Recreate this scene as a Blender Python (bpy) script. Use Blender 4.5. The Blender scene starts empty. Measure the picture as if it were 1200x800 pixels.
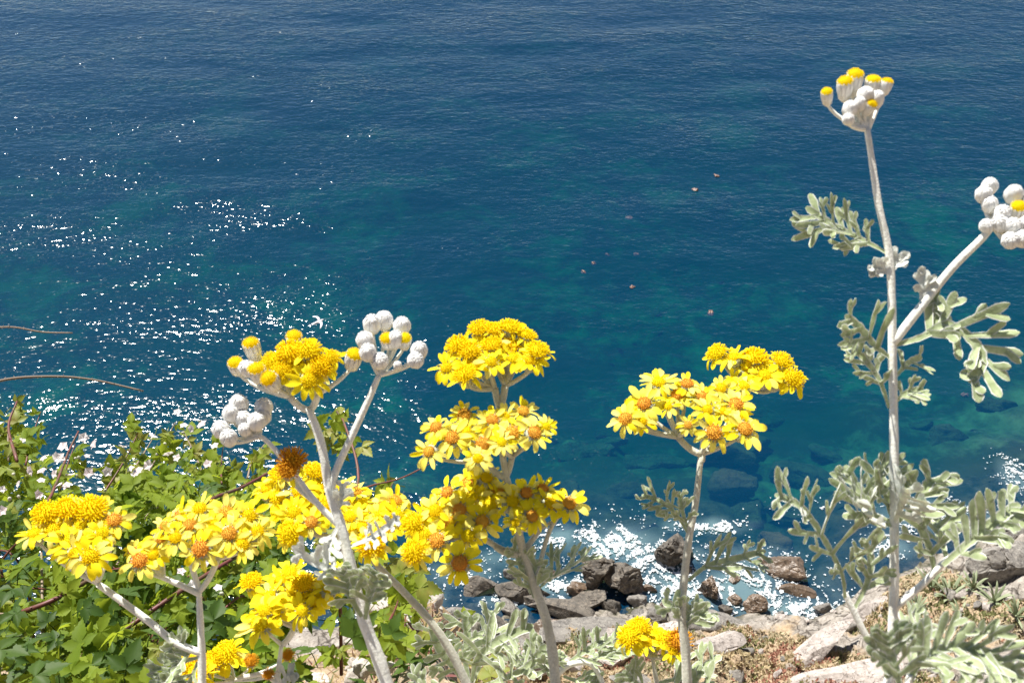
import bpy, math, random
import numpy as np
from mathutils import Vector, Matrix, Quaternion

random.seed(7)
RNG = np.random.default_rng(7)
S = bpy.context.scene
COL = S.collection

# ---------------------------------------------------------------- camera, sky, sun, exposure
H = 30.0                                   # eye height above the sea
PITCH = math.radians(37.0)
FPX = 1177.0                               # focal length in pixels of a 1200 px wide frame
cam_d = bpy.data.cameras.new('camera')
cam_d.sensor_width = 36.0
cam_d.lens = 36.0 * FPX / 1200.0
cam_d.clip_start = 0.02
cam_d.clip_end = 8000
cam_d.dof.use_dof = True
cam_d.dof.focus_distance = 1.2
cam_d.dof.aperture_fstop = 38.0
cam = bpy.data.objects.new('camera', cam_d)
COL.objects.link(cam)
cam.location = (0, 0, H)
cam.rotation_euler = (math.pi / 2 - PITCH, 0, 0)
S.camera = cam

SUN_AZ = math.radians(-35.0)               # clockwise from +Y
SUN_EL = math.radians(58.0)
world = bpy.data.worlds.new('World')
S.world = world
world.use_nodes = True
wn = world.node_tree
sky = wn.nodes.new('ShaderNodeTexSky')
sky.sky_type = 'NISHITA'
sky.sun_disc = False
sky.sun_elevation = SUN_EL
sky.sun_rotation = SUN_AZ
sky.air_density = 0.8
sky.dust_density = 0.0
sky.ozone_density = 1.2
wn.links.new(sky.outputs[0], wn.nodes['Background'].inputs[0])
wn.nodes['Background'].inputs[1].default_value = 0.053
sun_d = bpy.data.lights.new('sun', 'SUN')
sun_d.energy = 5.0
sun_d.angle = math.radians(0.5)
sun_d.color = (1.0, 0.955, 0.88)
sun = bpy.data.objects.new('sun', sun_d)
COL.objects.link(sun)
sdir = Vector((math.sin(SUN_AZ) * math.cos(SUN_EL), math.cos(SUN_AZ) * math.cos(SUN_EL), math.sin(SUN_EL)))
sun.rotation_euler = (-sdir).to_track_quat('-Z', 'Y').to_euler()
sun.location = (-10, 20, 60)
S.view_settings.view_transform = 'Standard'
S.view_settings.look = 'None'
S.view_settings.gamma = 1
S.view_settings.use_curve_mapping = False
S.view_settings.exposure = 1.1
S.render.engine = 'CYCLES'
S.cycles.use_denoising = True
S.cycles.transparent_max_bounces = 12

CAMP = np.array([0, 0, H])
CF = np.array([0, math.cos(PITCH), -math.sin(PITCH)])
CR = np.array([1.0, 0, 0])
CU = np.array([0, math.sin(PITCH), math.cos(PITCH)])


def ray(px, py):
    return CF + (px - 600) / FPX * CR + (400 - py) / FPX * CU


def at(px, py, depth):
    return CAMP + depth * ray(px, py)


# ---------------------------------------------------------------- noise
def _h(ix, iy, iz, seed):
    n = (ix.astype(np.int64) * 374761393 + iy.astype(np.int64) * 668265263 + iz.astype(np.int64) * 2147483647 % 982451653 * 7 + iz.astype(np.int64) * 1274126177 + seed * 144665) & 0xffffffff
    n = ((n ^ (n >> 13)) * 1274126177) & 0xffffffff
    n = n ^ (n >> 16)
    return (n & 0xffff) / 65535.0


def vnoise(x, y, z=None, seed=0):
    x = np.asarray(x, float); y = np.asarray(y, float)
    z = np.zeros_like(x) if z is None else np.asarray(z, float)
    ix, iy, iz = np.floor(x), np.floor(y), np.floor(z)
    fx, fy, fz = x - ix, y - iy, z - iz
    fx = fx * fx * (3 - 2 * fx); fy = fy * fy * (3 - 2 * fy); fz = fz * fz * (3 - 2 * fz)
    r = 0
    for a in (0, 1):
        for b in (0, 1):
            for c in (0, 1):
                w = (fx if a else 1 - fx) * (fy if b else 1 - fy) * (fz if c else 1 - fz)
                r = r + w * _h(ix + a, iy + b, iz + c, seed)
    return r


def fbm(x, y, z=None, oct=4, seed=0, gain=0.5):
    r, a, f, t = 0, 1.0, 1.0, 0
    for o in range(oct):
        r = r + a * vnoise(np.asarray(x) * f, np.asarray(y) * f, None if z is None else np.asarray(z) * f, seed + o * 17)
        t += a; a *= gain; f *= 2.03
    return r / t


def sstep(a, b, x):
    t = np.clip((x - a) / (b - a), 0, 1)
    return t * t * (3 - 2 * t)


# ---------------------------------------------------------------- materials
def nmat(name):
    m = bpy.data.materials.new(name)
    m.use_nodes = True
    nt = m.node_tree
    return m, nt, nt.nodes, nt.links, nt.nodes['Principled BSDF']


def mixc(N, L, fac, a, b):
    n = N.new('ShaderNodeMix'); n.data_type = 'RGBA'
    if isinstance(fac, (int, float)):
        n.inputs[0].default_value = fac
    else:
        L.new(fac, n.inputs[0])
    for i, v in ((6, a), (7, b)):
        if isinstance(v, tuple):
            n.inputs[i].default_value = (*v, 1)
        else:
            L.new(v, n.inputs[i])
    return n.outputs[2]


def noise_node(N, L, coord, scale, detail=3.0, rough=0.5):
    n = N.new('ShaderNodeTexNoise')
    n.inputs['Scale'].default_value = scale
    n.inputs['Detail'].default_value = detail
    n.inputs['Roughness'].default_value = rough
    L.new(coord, n.inputs['Vector'])
    return n.outputs['Fac']


def ramp(N, L, fac, p0, p1):
    n = N.new('ShaderNodeMapRange')
    n.inputs[1].default_value = p0; n.inputs[2].default_value = p1
    L.new(fac, n.inputs[0])
    return n.outputs[0]


def math_n(N, L, op, a, b):
    n = N.new('ShaderNodeMath'); n.operation = op
    for i, v in enumerate((a, b)):
        if isinstance(v, (int, float)):
            n.inputs[i].default_value = v
        else:
            L.new(v, n.inputs[i])
    return n.outputs[0]


def leafy(name, c1, c2, trans=0.4, rough=0.5, nscale=60.0, tcol=None, spec=0.3, bump=0.0, c3=None):
    """thin plant tissue: diffuse + gloss in front, light coming through from behind"""
    m, nt, N, L, P = nmat(name)
    co = N.new('ShaderNodeTexCoord').outputs['Object']
    oi = N.new('ShaderNodeObjectInfo').outputs['Random']
    f = noise_node(N, L, co, nscale, 3)
    c = mixc(N, L, oi, c1, c2)
    if c3:
        c = mixc(N, L, ramp(N, L, f, 0.45, 0.7), c, c3)
    L.new(c, P.inputs['Base Color'])
    P.inputs['Roughness'].default_value = rough
    P.inputs['Specular IOR Level'].default_value = spec
    if bump:
        b = N.new('ShaderNodeBump'); b.inputs['Strength'].default_value = bump
        b.inputs['Distance'].default_value = 0.002
        L.new(f, b.inputs['Height']); L.new(b.outputs[0], P.inputs['Normal'])
    if trans > 0:
        t = N.new('ShaderNodeBsdfTranslucent')
        if tcol:
            t.inputs[0].default_value = (*tcol, 1)
        else:
            L.new(c, t.inputs[0])
        mx = N.new('ShaderNodeMixShader'); mx.inputs[0].default_value = trans
        L.new(P.outputs[0], mx.inputs[1]); L.new(t.outputs[0], mx.inputs[2])
        L.new(mx.outputs[0], N['Material Output'].inputs[0])
    return m


def felt(name, c1, c2, sc=900.0, trans=0.0):
    m, nt, N, L, P = nmat(name)
    co = N.new('ShaderNodeTexCoord').outputs['Object']
    f = noise_node(N, L, co, sc, 3, 0.6)
    g = noise_node(N, L, co, sc * 0.12, 2, 0.5)
    c = mixc(N, L, ramp(N, L, f, 0.35, 0.65), c1, c2)
    c = mixc(N, L, ramp(N, L, g, 0.5, 0.8), c, tuple(x * 0.82 for x in c1))
    L.new(c, P.inputs['Base Color'])
    P.inputs['Roughness'].default_value = 0.9
    P.inputs['Specular IOR Level'].default_value = 0.1
    P.inputs['Sheen Weight'].default_value = 0.35
    P.inputs['Sheen Roughness'].default_value = 0.5
    b = N.new('ShaderNodeBump'); b.inputs['Strength'].default_value = 0.5; b.inputs['Distance'].default_value = 0.0006
    L.new(f, b.inputs['Height']); L.new(b.outputs[0], P.inputs['Normal'])
    if trans:
        t = N.new('ShaderNodeBsdfTranslucent'); L.new(c, t.inputs[0])
        mx = N.new('ShaderNodeMixShader'); mx.inputs[0].default_value = trans
        L.new(P.outputs[0], mx.inputs[1]); L.new(t.outputs[0], mx.inputs[2])
        L.new(mx.outputs[0], N['Material Output'].inputs[0])
    return m


M = {}
M['petal'] = leafy('petal yellow', (0.93, 0.75, 0.008), (0.94, 0.82, 0.02), 0.38, 0.6, 300, spec=0.15)
M['petal_pale'] = leafy('petal pale yellow', (0.94, 0.82, 0.05), (0.95, 0.86, 0.22), 0.38, 0.6, 300, spec=0.15)
M['disc'] = leafy('disc yellow', (0.97, 0.76, 0.008), (0.97, 0.83, 0.012), 0.45, 0.8, 500, spec=0.1)
M['disc_orange'] = leafy('disc orange', (0.86, 0.42, 0.06), (0.90, 0.56, 0.07), 0.3, 0.8, 500, spec=0.1)
M['disc_brown'] = leafy('disc dried', (0.70, 0.34, 0.02), (0.8, 0.42, 0.02), 0.3, 0.8, 500, spec=0.1)
M['felt'] = felt('white felt stem', (0.70, 0.70, 0.61), (0.83, 0.83, 0.76))
M['felt_bud'] = felt('white felt bud', (0.76, 0.75, 0.71), (0.86, 0.86, 0.83))
M['felt_grey'] = felt('grey green felt stem', (0.44, 0.44, 0.35), (0.58, 0.57, 0.48))
M['leaf_top'] = felt('silver leaf upper face', (0.44, 0.52, 0.28), (0.58, 0.65, 0.42), 500, 0.5)
M['leaf_under'] = felt('silver leaf felt edge', (0.70, 0.72, 0.66), (0.84, 0.85, 0.80), 500, 0.35)
M['cup'] = felt('flower cup', (0.40, 0.42, 0.30), (0.52, 0.54, 0.42))
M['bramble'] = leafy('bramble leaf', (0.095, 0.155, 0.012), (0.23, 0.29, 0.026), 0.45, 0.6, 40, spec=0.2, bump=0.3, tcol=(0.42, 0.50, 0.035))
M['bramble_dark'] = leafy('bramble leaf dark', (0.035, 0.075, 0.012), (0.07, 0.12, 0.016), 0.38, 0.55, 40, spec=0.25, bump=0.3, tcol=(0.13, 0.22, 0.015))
M['bramble_young'] = leafy('bramble young leaf', (0.19, 0.24, 0.03), (0.27, 0.29, 0.05), 0.45, 0.5, 40, spec=0.3, bump=0.2, c3=(0.26, 0.24, 0.05))
M['cane'] = leafy('bramble cane', (0.11, 0.025, 0.022), (0.15, 0.05, 0.035), 0, 0.5, 60, spec=0.4, c3=(0.09, 0.07, 0.03))
M['cane_grey'] = leafy('old cane', (0.20, 0.15, 0.11), (0.26, 0.20, 0.15), 0, 0.7, 60)
M['blossom'] = leafy('bramble blossom', (0.80, 0.68, 0.68), (0.84, 0.80, 0.78), 0.35, 0.7, 200, spec=0.1)
M['berry'] = leafy('bramble bud', (0.45, 0.47, 0.33), (0.55, 0.52, 0.42), 0.1, 0.8, 200, spec=0.1)
M['agave'] = leafy('agave leaf', (0.19, 0.23, 0.13), (0.28, 0.31, 0.19), 0.1, 0.6, 8, spec=0.3)
M['dry'] = leafy('dry grass', (0.36, 0.27, 0.14), (0.40, 0.31, 0.18), 0.25, 0.8, 20, spec=0.1)
for nm, c in (('cover_red', (0.34, 0.17, 0.12)), ('cover_ochre', (0.42, 0.34, 0.20)), ('cover_green', (0.20, 0.21, 0.09)), ('cover_straw', (0.46, 0.40, 0.26))):
    M[nm] = leafy(nm.replace('_', ' '), c, c, 0.2, 0.8, 3, spec=0.1, c3=tuple(x * 0.7 for x in c))


def rockmat(name, c1, c2, c3, sc=2.0, bump=0.6, spec=0.3, rough=0.85):
    m, nt, N, L, P = nmat(name)
    co = N.new('ShaderNodeTexCoord').outputs['Object']
    oi = N.new('ShaderNodeObjectInfo').outputs['Random']
    f = noise_node(N, L, co, sc, 8, 0.65)
    g = noise_node(N, L, co, sc * 4.3, 5, 0.7)
    v = N.new('ShaderNodeTexVoronoi'); v.feature = 'DISTANCE_TO_EDGE'
    v.inputs['Scale'].default_value = sc * 0.9
    wv = N.new('ShaderNodeVectorMath'); wv.operation = 'ADD'
    nn = N.new('ShaderNodeTexNoise'); nn.inputs['Scale'].default_value = sc * 1.7
    L.new(co, nn.inputs['Vector'])
    L.new(co, wv.inputs[0]); L.new(nn.outputs['Color'], wv.inputs[1]); L.new(wv.outputs[0], v.inputs['Vector'])
    c = mixc(N, L, ramp(N, L, f, 0.35, 0.68), c1, c2)
    c = mixc(N, L, ramp(N, L, g, 0.5, 0.75), c, c3)
    crack = ramp(N, L, v.outputs['Distance'], 0.0, 0.035)
    c = mixc(N, L, crack, tuple(x * 0.5 for x in c1), c)
    hs = N.new('ShaderNodeHueSaturation')
    L.new(c, hs.inputs['Color']); L.new(ramp(N, L, oi, -2.2, 2.0), hs.inputs['Value'])
    hs.inputs['Value'].default_value = 1
    vv = N.new('ShaderNodeMapRange'); L.new(oi, vv.inputs[0]); vv.inputs[3].default_value = 0.8; vv.inputs[4].default_value = 1.15
    L.new(vv.outputs[0], hs.inputs['Value'])
    L.new(hs.outputs[0], P.inputs['Base Color'])
    P.inputs['Roughness'].default_value = rough
    P.inputs['Specular IOR Level'].default_value = spec
    b = N.new('ShaderNodeBump'); b.inputs['Strength'].default_value = bump; b.inputs['Distance'].default_value = 0.25 / sc
    L.new(math_n(N, L, 'ADD', f, math_n(N, L, 'MULTIPLY', g, 0.4)), b.inputs['Height'])
    L.new(b.outputs[0], P.inputs['Normal'])
    return m


M['rock_dark'] = rockmat('dark shore rock', (0.075, 0.068, 0.06), (0.16, 0.14, 0.115), (0.24, 0.20, 0.155))
M['rock_wet'] = rockmat('wet brown rock', (0.08, 0.055, 0.035), (0.15, 0.10, 0.065), (0.20, 0.15, 0.10), 2.0, 0.5, 0.6, 0.35)
M['rock_grey'] = rockmat('grey slab rock', (0.13, 0.12, 0.11), (0.23, 0.215, 0.19), (0.30, 0.275, 0.24))
M['rock_pale'] = rockmat('pale weathered rock', (0.27, 0.235, 0.21), (0.43, 0.385, 0.35), (0.54, 0.49, 0.45))
M['rock_sunk'] = rockmat('weedy drowned rock', (0.055, 0.055, 0.022), (0.13, 0.11, 0.05), (0.05, 0.065, 0.025), 1.2)
M['stone'] = rockmat('small pale stone', (0.36, 0.33, 0.29), (0.48, 0.45, 0.40), (0.55, 0.50, 0.44), 14.0)


def ground_mat():
    m, nt, N, L, P = nmat('cliff ground')
    g = N.new('ShaderNodeNewGeometry')
    pos = g.outputs['Position']
    f1 = noise_node(N, L, pos, 0.35, 6, 0.6)
    f2 = noise_node(N, L, pos, 1.7, 8, 0.65)
    f3 = noise_node(N, L, pos, 9.0, 6, 0.7)
    rock = mixc(N, L, ramp(N, L, f2, 0.35, 0.7), (0.22, 0.195, 0.17), (0.44, 0.40, 0.35))
    soil = mixc(N, L, ramp(N, L, f3, 0.35, 0.65), (0.27, 0.19, 0.12), (0.46, 0.36, 0.24))
    wv = N.new('ShaderNodeVectorMath'); wv.operation = 'ADD'
    nn = N.new('ShaderNodeTexNoise'); nn.inputs['Scale'].default_value = 1.1; nn.inputs['Detail'].default_value = 5
    L.new(pos, nn.inputs['Vector']); L.new(pos, wv.inputs[0]); L.new(nn.outputs['Color'], wv.inputs[1])
    vo = N.new('ShaderNodeTexVoronoi'); vo.feature = 'DISTANCE_TO_EDGE'; vo.inputs['Scale'].default_value = 1.25
    L.new(wv.outputs[0], vo.inputs['Vector'])
    crack = ramp(N, L, vo.outputs['Distance'], 0.0, 0.06)
    rock = mixc(N, L, crack, (0.06, 0.05, 0.042), rock)
    rock = mixc(N, L, ramp(N, L, f3, 0.52, 0.72), rock, (0.15, 0.125, 0.10))
    at_ = N.new('ShaderNodeAttribute'); at_.attribute_name = 'soil'
    k = math_n(N, L, 'ADD', at_.outputs['Fac'], math_n(N, L, 'MULTIPLY', math_n(N, L, 'SUBTRACT', f2, 0.5), 0.9))
    c = mixc(N, L, ramp(N, L, k, 0.4, 0.6), rock, soil)
    sp = N.new('ShaderNodeSeparateXYZ'); L.new(pos, sp.inputs[0])
    wet = math_n(N, L, 'ADD', sp.outputs[2], math_n(N, L, 'MULTIPLY', math_n(N, L, 'SUBTRACT', f2, 0.5), 1.2))
    weed = mixc(N, L, ramp(N, L, f2, 0.4, 0.65), (0.03, 0.036, 0.015), (0.10, 0.085, 0.045))
    c = mixc(N, L, ramp(N, L, wet, 0.45, -0.15), c, weed)
    L.new(c, P.inputs['Base Color'])
    P.inputs['Roughness'].default_value = 0.9
    P.inputs['Specular IOR Level'].default_value = 0.2
    b = N.new('ShaderNodeBump'); b.inputs['Strength'].default_value = 0.9; b.inputs['Distance'].default_value = 0.22
    L.new(math_n(N, L, 'ADD', f2, math_n(N, L, 'MULTIPLY', f3, 0.35)), b.inputs['Height'])
    L.new(b.outputs[0], P.inputs['Normal'])
    return m


def seabed_mat():
    m, nt, N, L, P = nmat('seabed')
    g = N.new('ShaderNodeNewGeometry')
    pos = g.outputs['Position']
    f1 = noise_node(N, L, pos, 0.13, 5, 0.6)
    f2 = noise_node(N, L, pos, 0.9, 7, 0.68)
    sand = mixc(N, L, f2, (0.10, 0.13, 0.06), (0.23, 0.26, 0.13))
    weed = mixc(N, L, f2, (0.025, 0.035, 0.015), (0.08, 0.08, 0.04))
    k = math_n(N, L, 'ADD', math_n(N, L, 'MULTIPLY', f1, 0.65), math_n(N, L, 'MULTIPLY', f2, 0.35))
    c = mixc(N, L, ramp(N, L, k, 0.50, 0.62), weed, sand)
    L.new(c, P.inputs['Base Color'])
    P.inputs['Roughness'].default_value = 1.0
    P.inputs['Specular IOR Level'].default_value = 0
    return m


def sea_mat():
    m, nt, N, L, P = nmat('sea water')
    N.remove(P)
    g = N.new('ShaderNodeNewGeometry')
    pos = g.outputs['Position']

    def stretched(rot, sx, sy):
        mp = N.new('ShaderNodeMapping')
        mp.inputs['Rotation'].default_value = (0, 0, math.radians(rot))
        mp.inputs['Scale'].default_value = (sx, sy, 1)
        L.new(pos, mp.inputs['Vector'])
        return mp.outputs[0]
    n0 = noise_node(N, L, stretched(12, 0.10, 0.30), 1.0, 3, 0.5)
    n1 = noise_node(N, L, stretched(-14, 0.7, 1.0), 1.0, 2, 0.5)
    n2 = noise_node(N, L, stretched(14, 1.5, 2.9), 1.0, 2, 0.5)
    n3 = noise_node(N, L, stretched(-10, 4.2, 6.6), 1.0, 1, 0.5)
    gust = noise_node(N, L, stretched(20, 0.09, 0.22), 1.0, 3, 0.55)
    gk = ramp(N, L, gust, 0.30, 0.70)
    hsum = math_n(N, L, 'MULTIPLY', n0, 0.07)
    hsum = math_n(N, L, 'ADD', hsum, math_n(N, L, 'MULTIPLY', n1, 0.092))
    fine = math_n(N, L, 'ADD', math_n(N, L, 'MULTIPLY', n2, 0.066), math_n(N, L, 'MULTIPLY', n3, 0.032))
    fine = math_n(N, L, 'MULTIPLY', fine, math_n(N, L, 'ADD', math_n(N, L, 'MULTIPLY', gk, 0.75), 0.45))
    hsum = math_n(N, L, 'ADD', hsum, fine)
    b = N.new('ShaderNodeBump'); b.inputs['Strength'].default_value = 1.0; b.inputs['Distance'].default_value = 1.0
    L.new(hsum, b.inputs['Height'])
    gl = N.new('ShaderNodeBsdfGlossy'); gl.inputs['Roughness'].default_value = 0.11
    gl.inputs['Color'].default_value = (1, 1, 1, 1)
    L.new(b.outputs[0], gl.inputs['Normal'])
    fr = N.new('ShaderNodeFresnel'); fr.inputs['IOR'].default_value = 1.333
    L.new(b.outputs[0], fr.inputs['Normal'])
    # light scattered back by the water itself, and by air bubbles near the rocks
    df = N.new('ShaderNodeBsdfDiffuse')
    ae = N.new('ShaderNodeAttribute'); ae.attribute_name = 'aeration'
    L.new(mixc(N, L, ae.outputs['Fac'], (0.000, 0.041, 0.104), (0.22, 0.34, 0.36)), df.inputs['Color'])
    tr = N.new('ShaderNodeBsdfTransparent')
    body = N.new('ShaderNodeMixShader')
    L.new(math_n(N, L, 'ADD', math_n(N, L, 'MULTIPLY', ae.outputs['Fac'], 0.35), 0.42), body.inputs[0])
    L.new(tr.outputs[0], body.inputs[1]); L.new(df.outputs[0], body.inputs[2])
    top = N.new('ShaderNodeMixShader')
    L.new(fr.outputs[0], top.inputs[0]); L.new(body.outputs[0], top.inputs[1]); L.new(gl.outputs[0], top.inputs[2])
    L.new(top.outputs[0], N['Material Output'].inputs['Surface'])
    va = N.new('ShaderNodeVolumeAbsorption')
    va.inputs['Color'].default_value = (0.05, 0.83, 0.74, 1)
    va.inputs['Density'].default_value = 0.42
    L.new(va.outputs[0], N['Material Output'].inputs['Volume'])
    return m


M['ground'] = ground_mat()
M['seabed'] = seabed_mat()
M['sea'] = sea_mat()
m_, nt_, N_, L_, P_ = nmat('sea foam')
P_.inputs['Base Color'].default_value = (0.50, 0.54, 0.56, 1)
P_.inputs['Roughness'].default_value = 0.8
M['foam'] = m_
m_, nt_, N_, L_, P_ = nmat('gull feathers')
f_ = noise_node(N_, L_, N_.new('ShaderNodeTexCoord').outputs['Object'], 9, 2)
L_.new(mixc(N_, L_, f_, (0.62, 0.60, 0.66), (0.75, 0.73, 0.76)), P_.inputs['Base Color'])
P_.inputs['Roughness'].default_value = 0.7
M['gull'] = m_
m_, nt_, N_, L_, P_ = nmat('drift scrap')
f_ = noise_node(N_, L_, N_.new('ShaderNodeTexCoord').outputs['Object'], 9, 2)
L_.new(mixc(N_, L_, f_, (0.10, 0.055, 0.04), (0.17, 0.10, 0.075)), P_.inputs['Base Color'])
M['scrap'] = m_


# ---------------------------------------------------------------- mesh helpers
class MB:
    def __init__(self):
        self.v, self.f, self.m = [], [], []

    def add(self, vs, fs, mi=0):
        o = len(self.v)
        self.v.extend([tuple(p) for p in vs])
        for k, f in enumerate(fs):
            self.f.append(tuple(i + o for i in f))
            self.m.append(mi[k] if isinstance(mi, list) else mi)

    def tube(self, pts, radii, n=8, mi=0, cap=True, ridge=0.0):
        pts = [np.array(p, float) for p in pts]
        rings, ref = [], None
        for i, p in enumerate(pts):
            t = pts[min(i + 1, len(pts) - 1)] - pts[max(i - 1, 0)]
            t = t / (np.linalg.norm(t) + 1e-12)
            if ref is None:
                ref = np.array([0.3, 0.2, 1.0]) if abs(t[2]) < 0.9 else np.array([1.0, 0.1, 0])
            u = ref - t * ref.dot(t); u /= np.linalg.norm(u) + 1e-12
            w = np.cross(t, u); ref = u
            r = radii[i]
            rings.append([p + r * (1 + ridge * (math.cos(a * 5 + i * 0.12) + 0.6 * math.sin(a * 3 - i * 0.7))) * (math.cos(a) * u + math.sin(a) * w) for a in np.linspace(0, 2 * math.pi, n, endpoint=False)])
        vs = [q for rg in rings for q in rg]
        fs = []
        for i in range(len(pts) - 1):
            for j in range(n):
                fs.append((i * n + j, i * n + (j + 1) % n, (i + 1) * n + (j + 1) % n, (i + 1) * n + j))
        if cap:
            fs.append(tuple(range(n))[::-1]); fs.append(tuple((len(pts) - 1) * n + j for j in range(n)))
        self.add(vs, fs, mi)

    def blade(self, pts, widths, thick, normal, mtop=0, mund=1, cup=0.0):
        """flattened, softly swollen lobe along a path; upper face one material, felted edge and underside another"""
        pts = [np.array(p, float) for p in pts]
        normal = np.array(normal, float)
        ang = np.linspace(0, 2 * math.pi, 10, endpoint=False)
        vs, fs, ms = [], [], []
        for i, p in enumerate(pts):
            t = pts[min(i + 1, len(pts) - 1)] - pts[max(i - 1, 0)]
            t = t / (np.linalg.norm(t) + 1e-12)
            n = normal - t * normal.dot(t); n /= np.linalg.norm(n) + 1e-9
            s = np.cross(t, n)
            w = widths[i]
            th = min(thick, w * 0.8)
            wob = 1 + 0.10 * math.sin(i * 2.3 + w * 9000)
            for a in ang:
                cs = math.cos(a)
                vs.append(p + s * w * wob * cs + n * (th * math.sin(a) + cup * w * cs * cs))
        k = len(ang)
        for i in range(len(pts) - 1):
            for j in range(k):
                fs.append((i * k + j, i * k + (j + 1) % k, (i + 1) * k + (j + 1) % k, (i + 1) * k + j))
                ms.append(mtop if 0 < j < 4 else mund)
        fs.append(tuple(range(k))[::-1]); ms.append(mund)
        fs.append(tuple((len(pts) - 1) * k + j for j in range(k))); ms.append(mund)
        self.add(vs, fs, ms)

    def sheet(self, pts, widths, thick, normal, mtop=0, mund=1, cup=0.0, ph=0.0):
        """thin wavy lobe: an upper face with a felted rim and a felted underside"""
        pts = [np.array(p, float) for p in pts]
        normal = np.array(normal, float)
        us = (-1, -.8, -.4, 0, .4, .8, 1)
        k = len(us)
        for side in (1, -1):
            vs, fs, ms = [], [], []
            for i, p in enumerate(pts):
                t = pts[min(i + 1, len(pts) - 1)] - pts[max(i - 1, 0)]
                t = t / (np.linalg.norm(t) + 1e-12)
                n = normal - t * normal.dot(t); n /= np.linalg.norm(n) + 1e-9
                sd = np.cross(t, n)
                w = widths[i] * (1 + 0.10 * math.sin(i * 2.3 + ph))
                for u in us:
                    ruffle = 0.16 * u * abs(u) * math.sin(i * 1.7 + ph + (1.3 if u > 0 else 0))
                    vs.append(p + sd * w * u + n * (side * thick * (1 - 0.8 * u * u) + w * (cup * u * u + ruffle) - 0.06 * w * (abs(u) < .1)))
            for i in range(len(pts) - 1):
                for j in range(k - 1):
                    q = (i * k + j, i * k + j + 1, (i + 1) * k + j + 1, (i + 1) * k + j)
                    fs.append(q if side < 0 else q[::-1])
                    ms.append(mtop if side > 0 and 0 < j < k - 2 else mund)
            self.add(vs, fs, ms)

    def lathe(self, prof, n=14, mi=0, mis=None):
        vs, fs, ms = [], [], []
        for r, z in prof:
            for a in np.linspace(0, 2 * math.pi, n, endpoint=False):
                vs.append((r * math.cos(a), r * math.sin(a), z))
        for i in range(len(prof) - 1):
            for j in range(n):
                fs.append((i * n + j, i * n + (j + 1) % n, (i + 1) * n + (j + 1) % n, (i + 1) * n + j))
                ms.append(mis[i] if mis else mi)
        self.add(vs, fs, ms)

    def mesh(self, name, mats, smooth=True):
        me = bpy.data.meshes.new(name)
        me.from_pydata([tuple(map(float, p)) for p in self.v], [], self.f)
        for mm in mats:
            me.materials.append(M[mm])
        me.polygons.foreach_set('material_index', self.m)
        me.polygons.foreach_set('use_smooth', [smooth] * len(self.f))
        me.update()
        return me


def grid_mesh(name, X, Y, Z, mat, attrs=None):
    ny, nx = X.shape
    v = np.stack([X, Y, Z], -1).reshape(-1, 3)
    i = np.arange(ny * nx).reshape(ny, nx)
    q = np.stack([i[:-1, :-1], i[:-1, 1:], i[1:, 1:], i[1:, :-1]], -1).reshape(-1, 4)
    me = bpy.data.meshes.new(name)
    me.vertices.add(len(v)); me.vertices.foreach_set('co', v.ravel())
    me.loops.add(q.size); me.loops.foreach_set('vertex_index', q.ravel().astype(np.int32))
    me.polygons.add(len(q)); me.polygons.foreach_set('loop_start', np.arange(0, q.size, 4, dtype=np.int32))
    me.polygons.foreach_set('use_smooth', np.ones(len(q), bool))
    me.update(calc_edges=True); me.validate()
    for k, a in (attrs or {}).items():
        at_ = me.attributes.new(k, 'FLOAT', 'POINT'); at_.data.foreach_set('value', a.ravel().astype(np.float32))
    me.materials.append(M[mat])
    return me


def link(name, me, parent=None, loc=None):
    o = bpy.data.objects.new(name, me)
    COL.objects.link(o)
    if parent:
        o.parent = parent
    if loc is not None:
        o.location = tuple(loc)
    return o


def tag(o, label=None, cat=None, group=None, kind=None):
    for k, v in (('label', label), ('category', cat), ('group', group), ('kind', kind)):
        if v:
            o[k] = v
    return o


def bez(a, c, b, n):
    return [(1 - t) ** 2 * a + 2 * t * (1 - t) * c + t * t * b for t in np.linspace(0, 1, n)]


def spline(pts, sub=5):
    """Catmull-Rom through points"""
    p = [np.array(q, float) for q in pts]
    if len(p) == 2:
        return [p[0] + (p[1] - p[0]) * t for t in np.linspace(0, 1, sub + 1)]
    e = [2 * p[0] - p[1]] + p + [2 * p[-1] - p[-2]]
    out = []
    for i in range(1, len(e) - 2):
        for k in range(sub):
            t = k / sub
            out.append(0.5 * ((2 * e[i]) + (-e[i - 1] + e[i + 1]) * t + (2 * e[i - 1] - 5 * e[i] + 4 * e[i + 1] - e[i + 2]) * t * t + (-e[i - 1] + 3 * e[i] - 3 * e[i + 1] + e[i + 2]) * t ** 3))
    out.append(p[-1])
    return out


# ---------------------------------------------------------------- terrain
def on_sea(px, py):
    r = ray(px, py)
    return CAMP + r * (-H / r[2])


SHORE = [(-900, 760), (200, 750), (480, 735), (560, 716), (640, 722), (700, 718), (760, 704), (850, 724), (950, 730), (1000, 704), (1060, 664), (1120, 634), (1200, 600), (1500, 500), (2200, 330)]
SW = np.array([on_sea(*p)[:2] for p in SHORE])


def shore_y(x):
    return np.interp(x, SW[:, 0], SW[:, 1])


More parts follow.
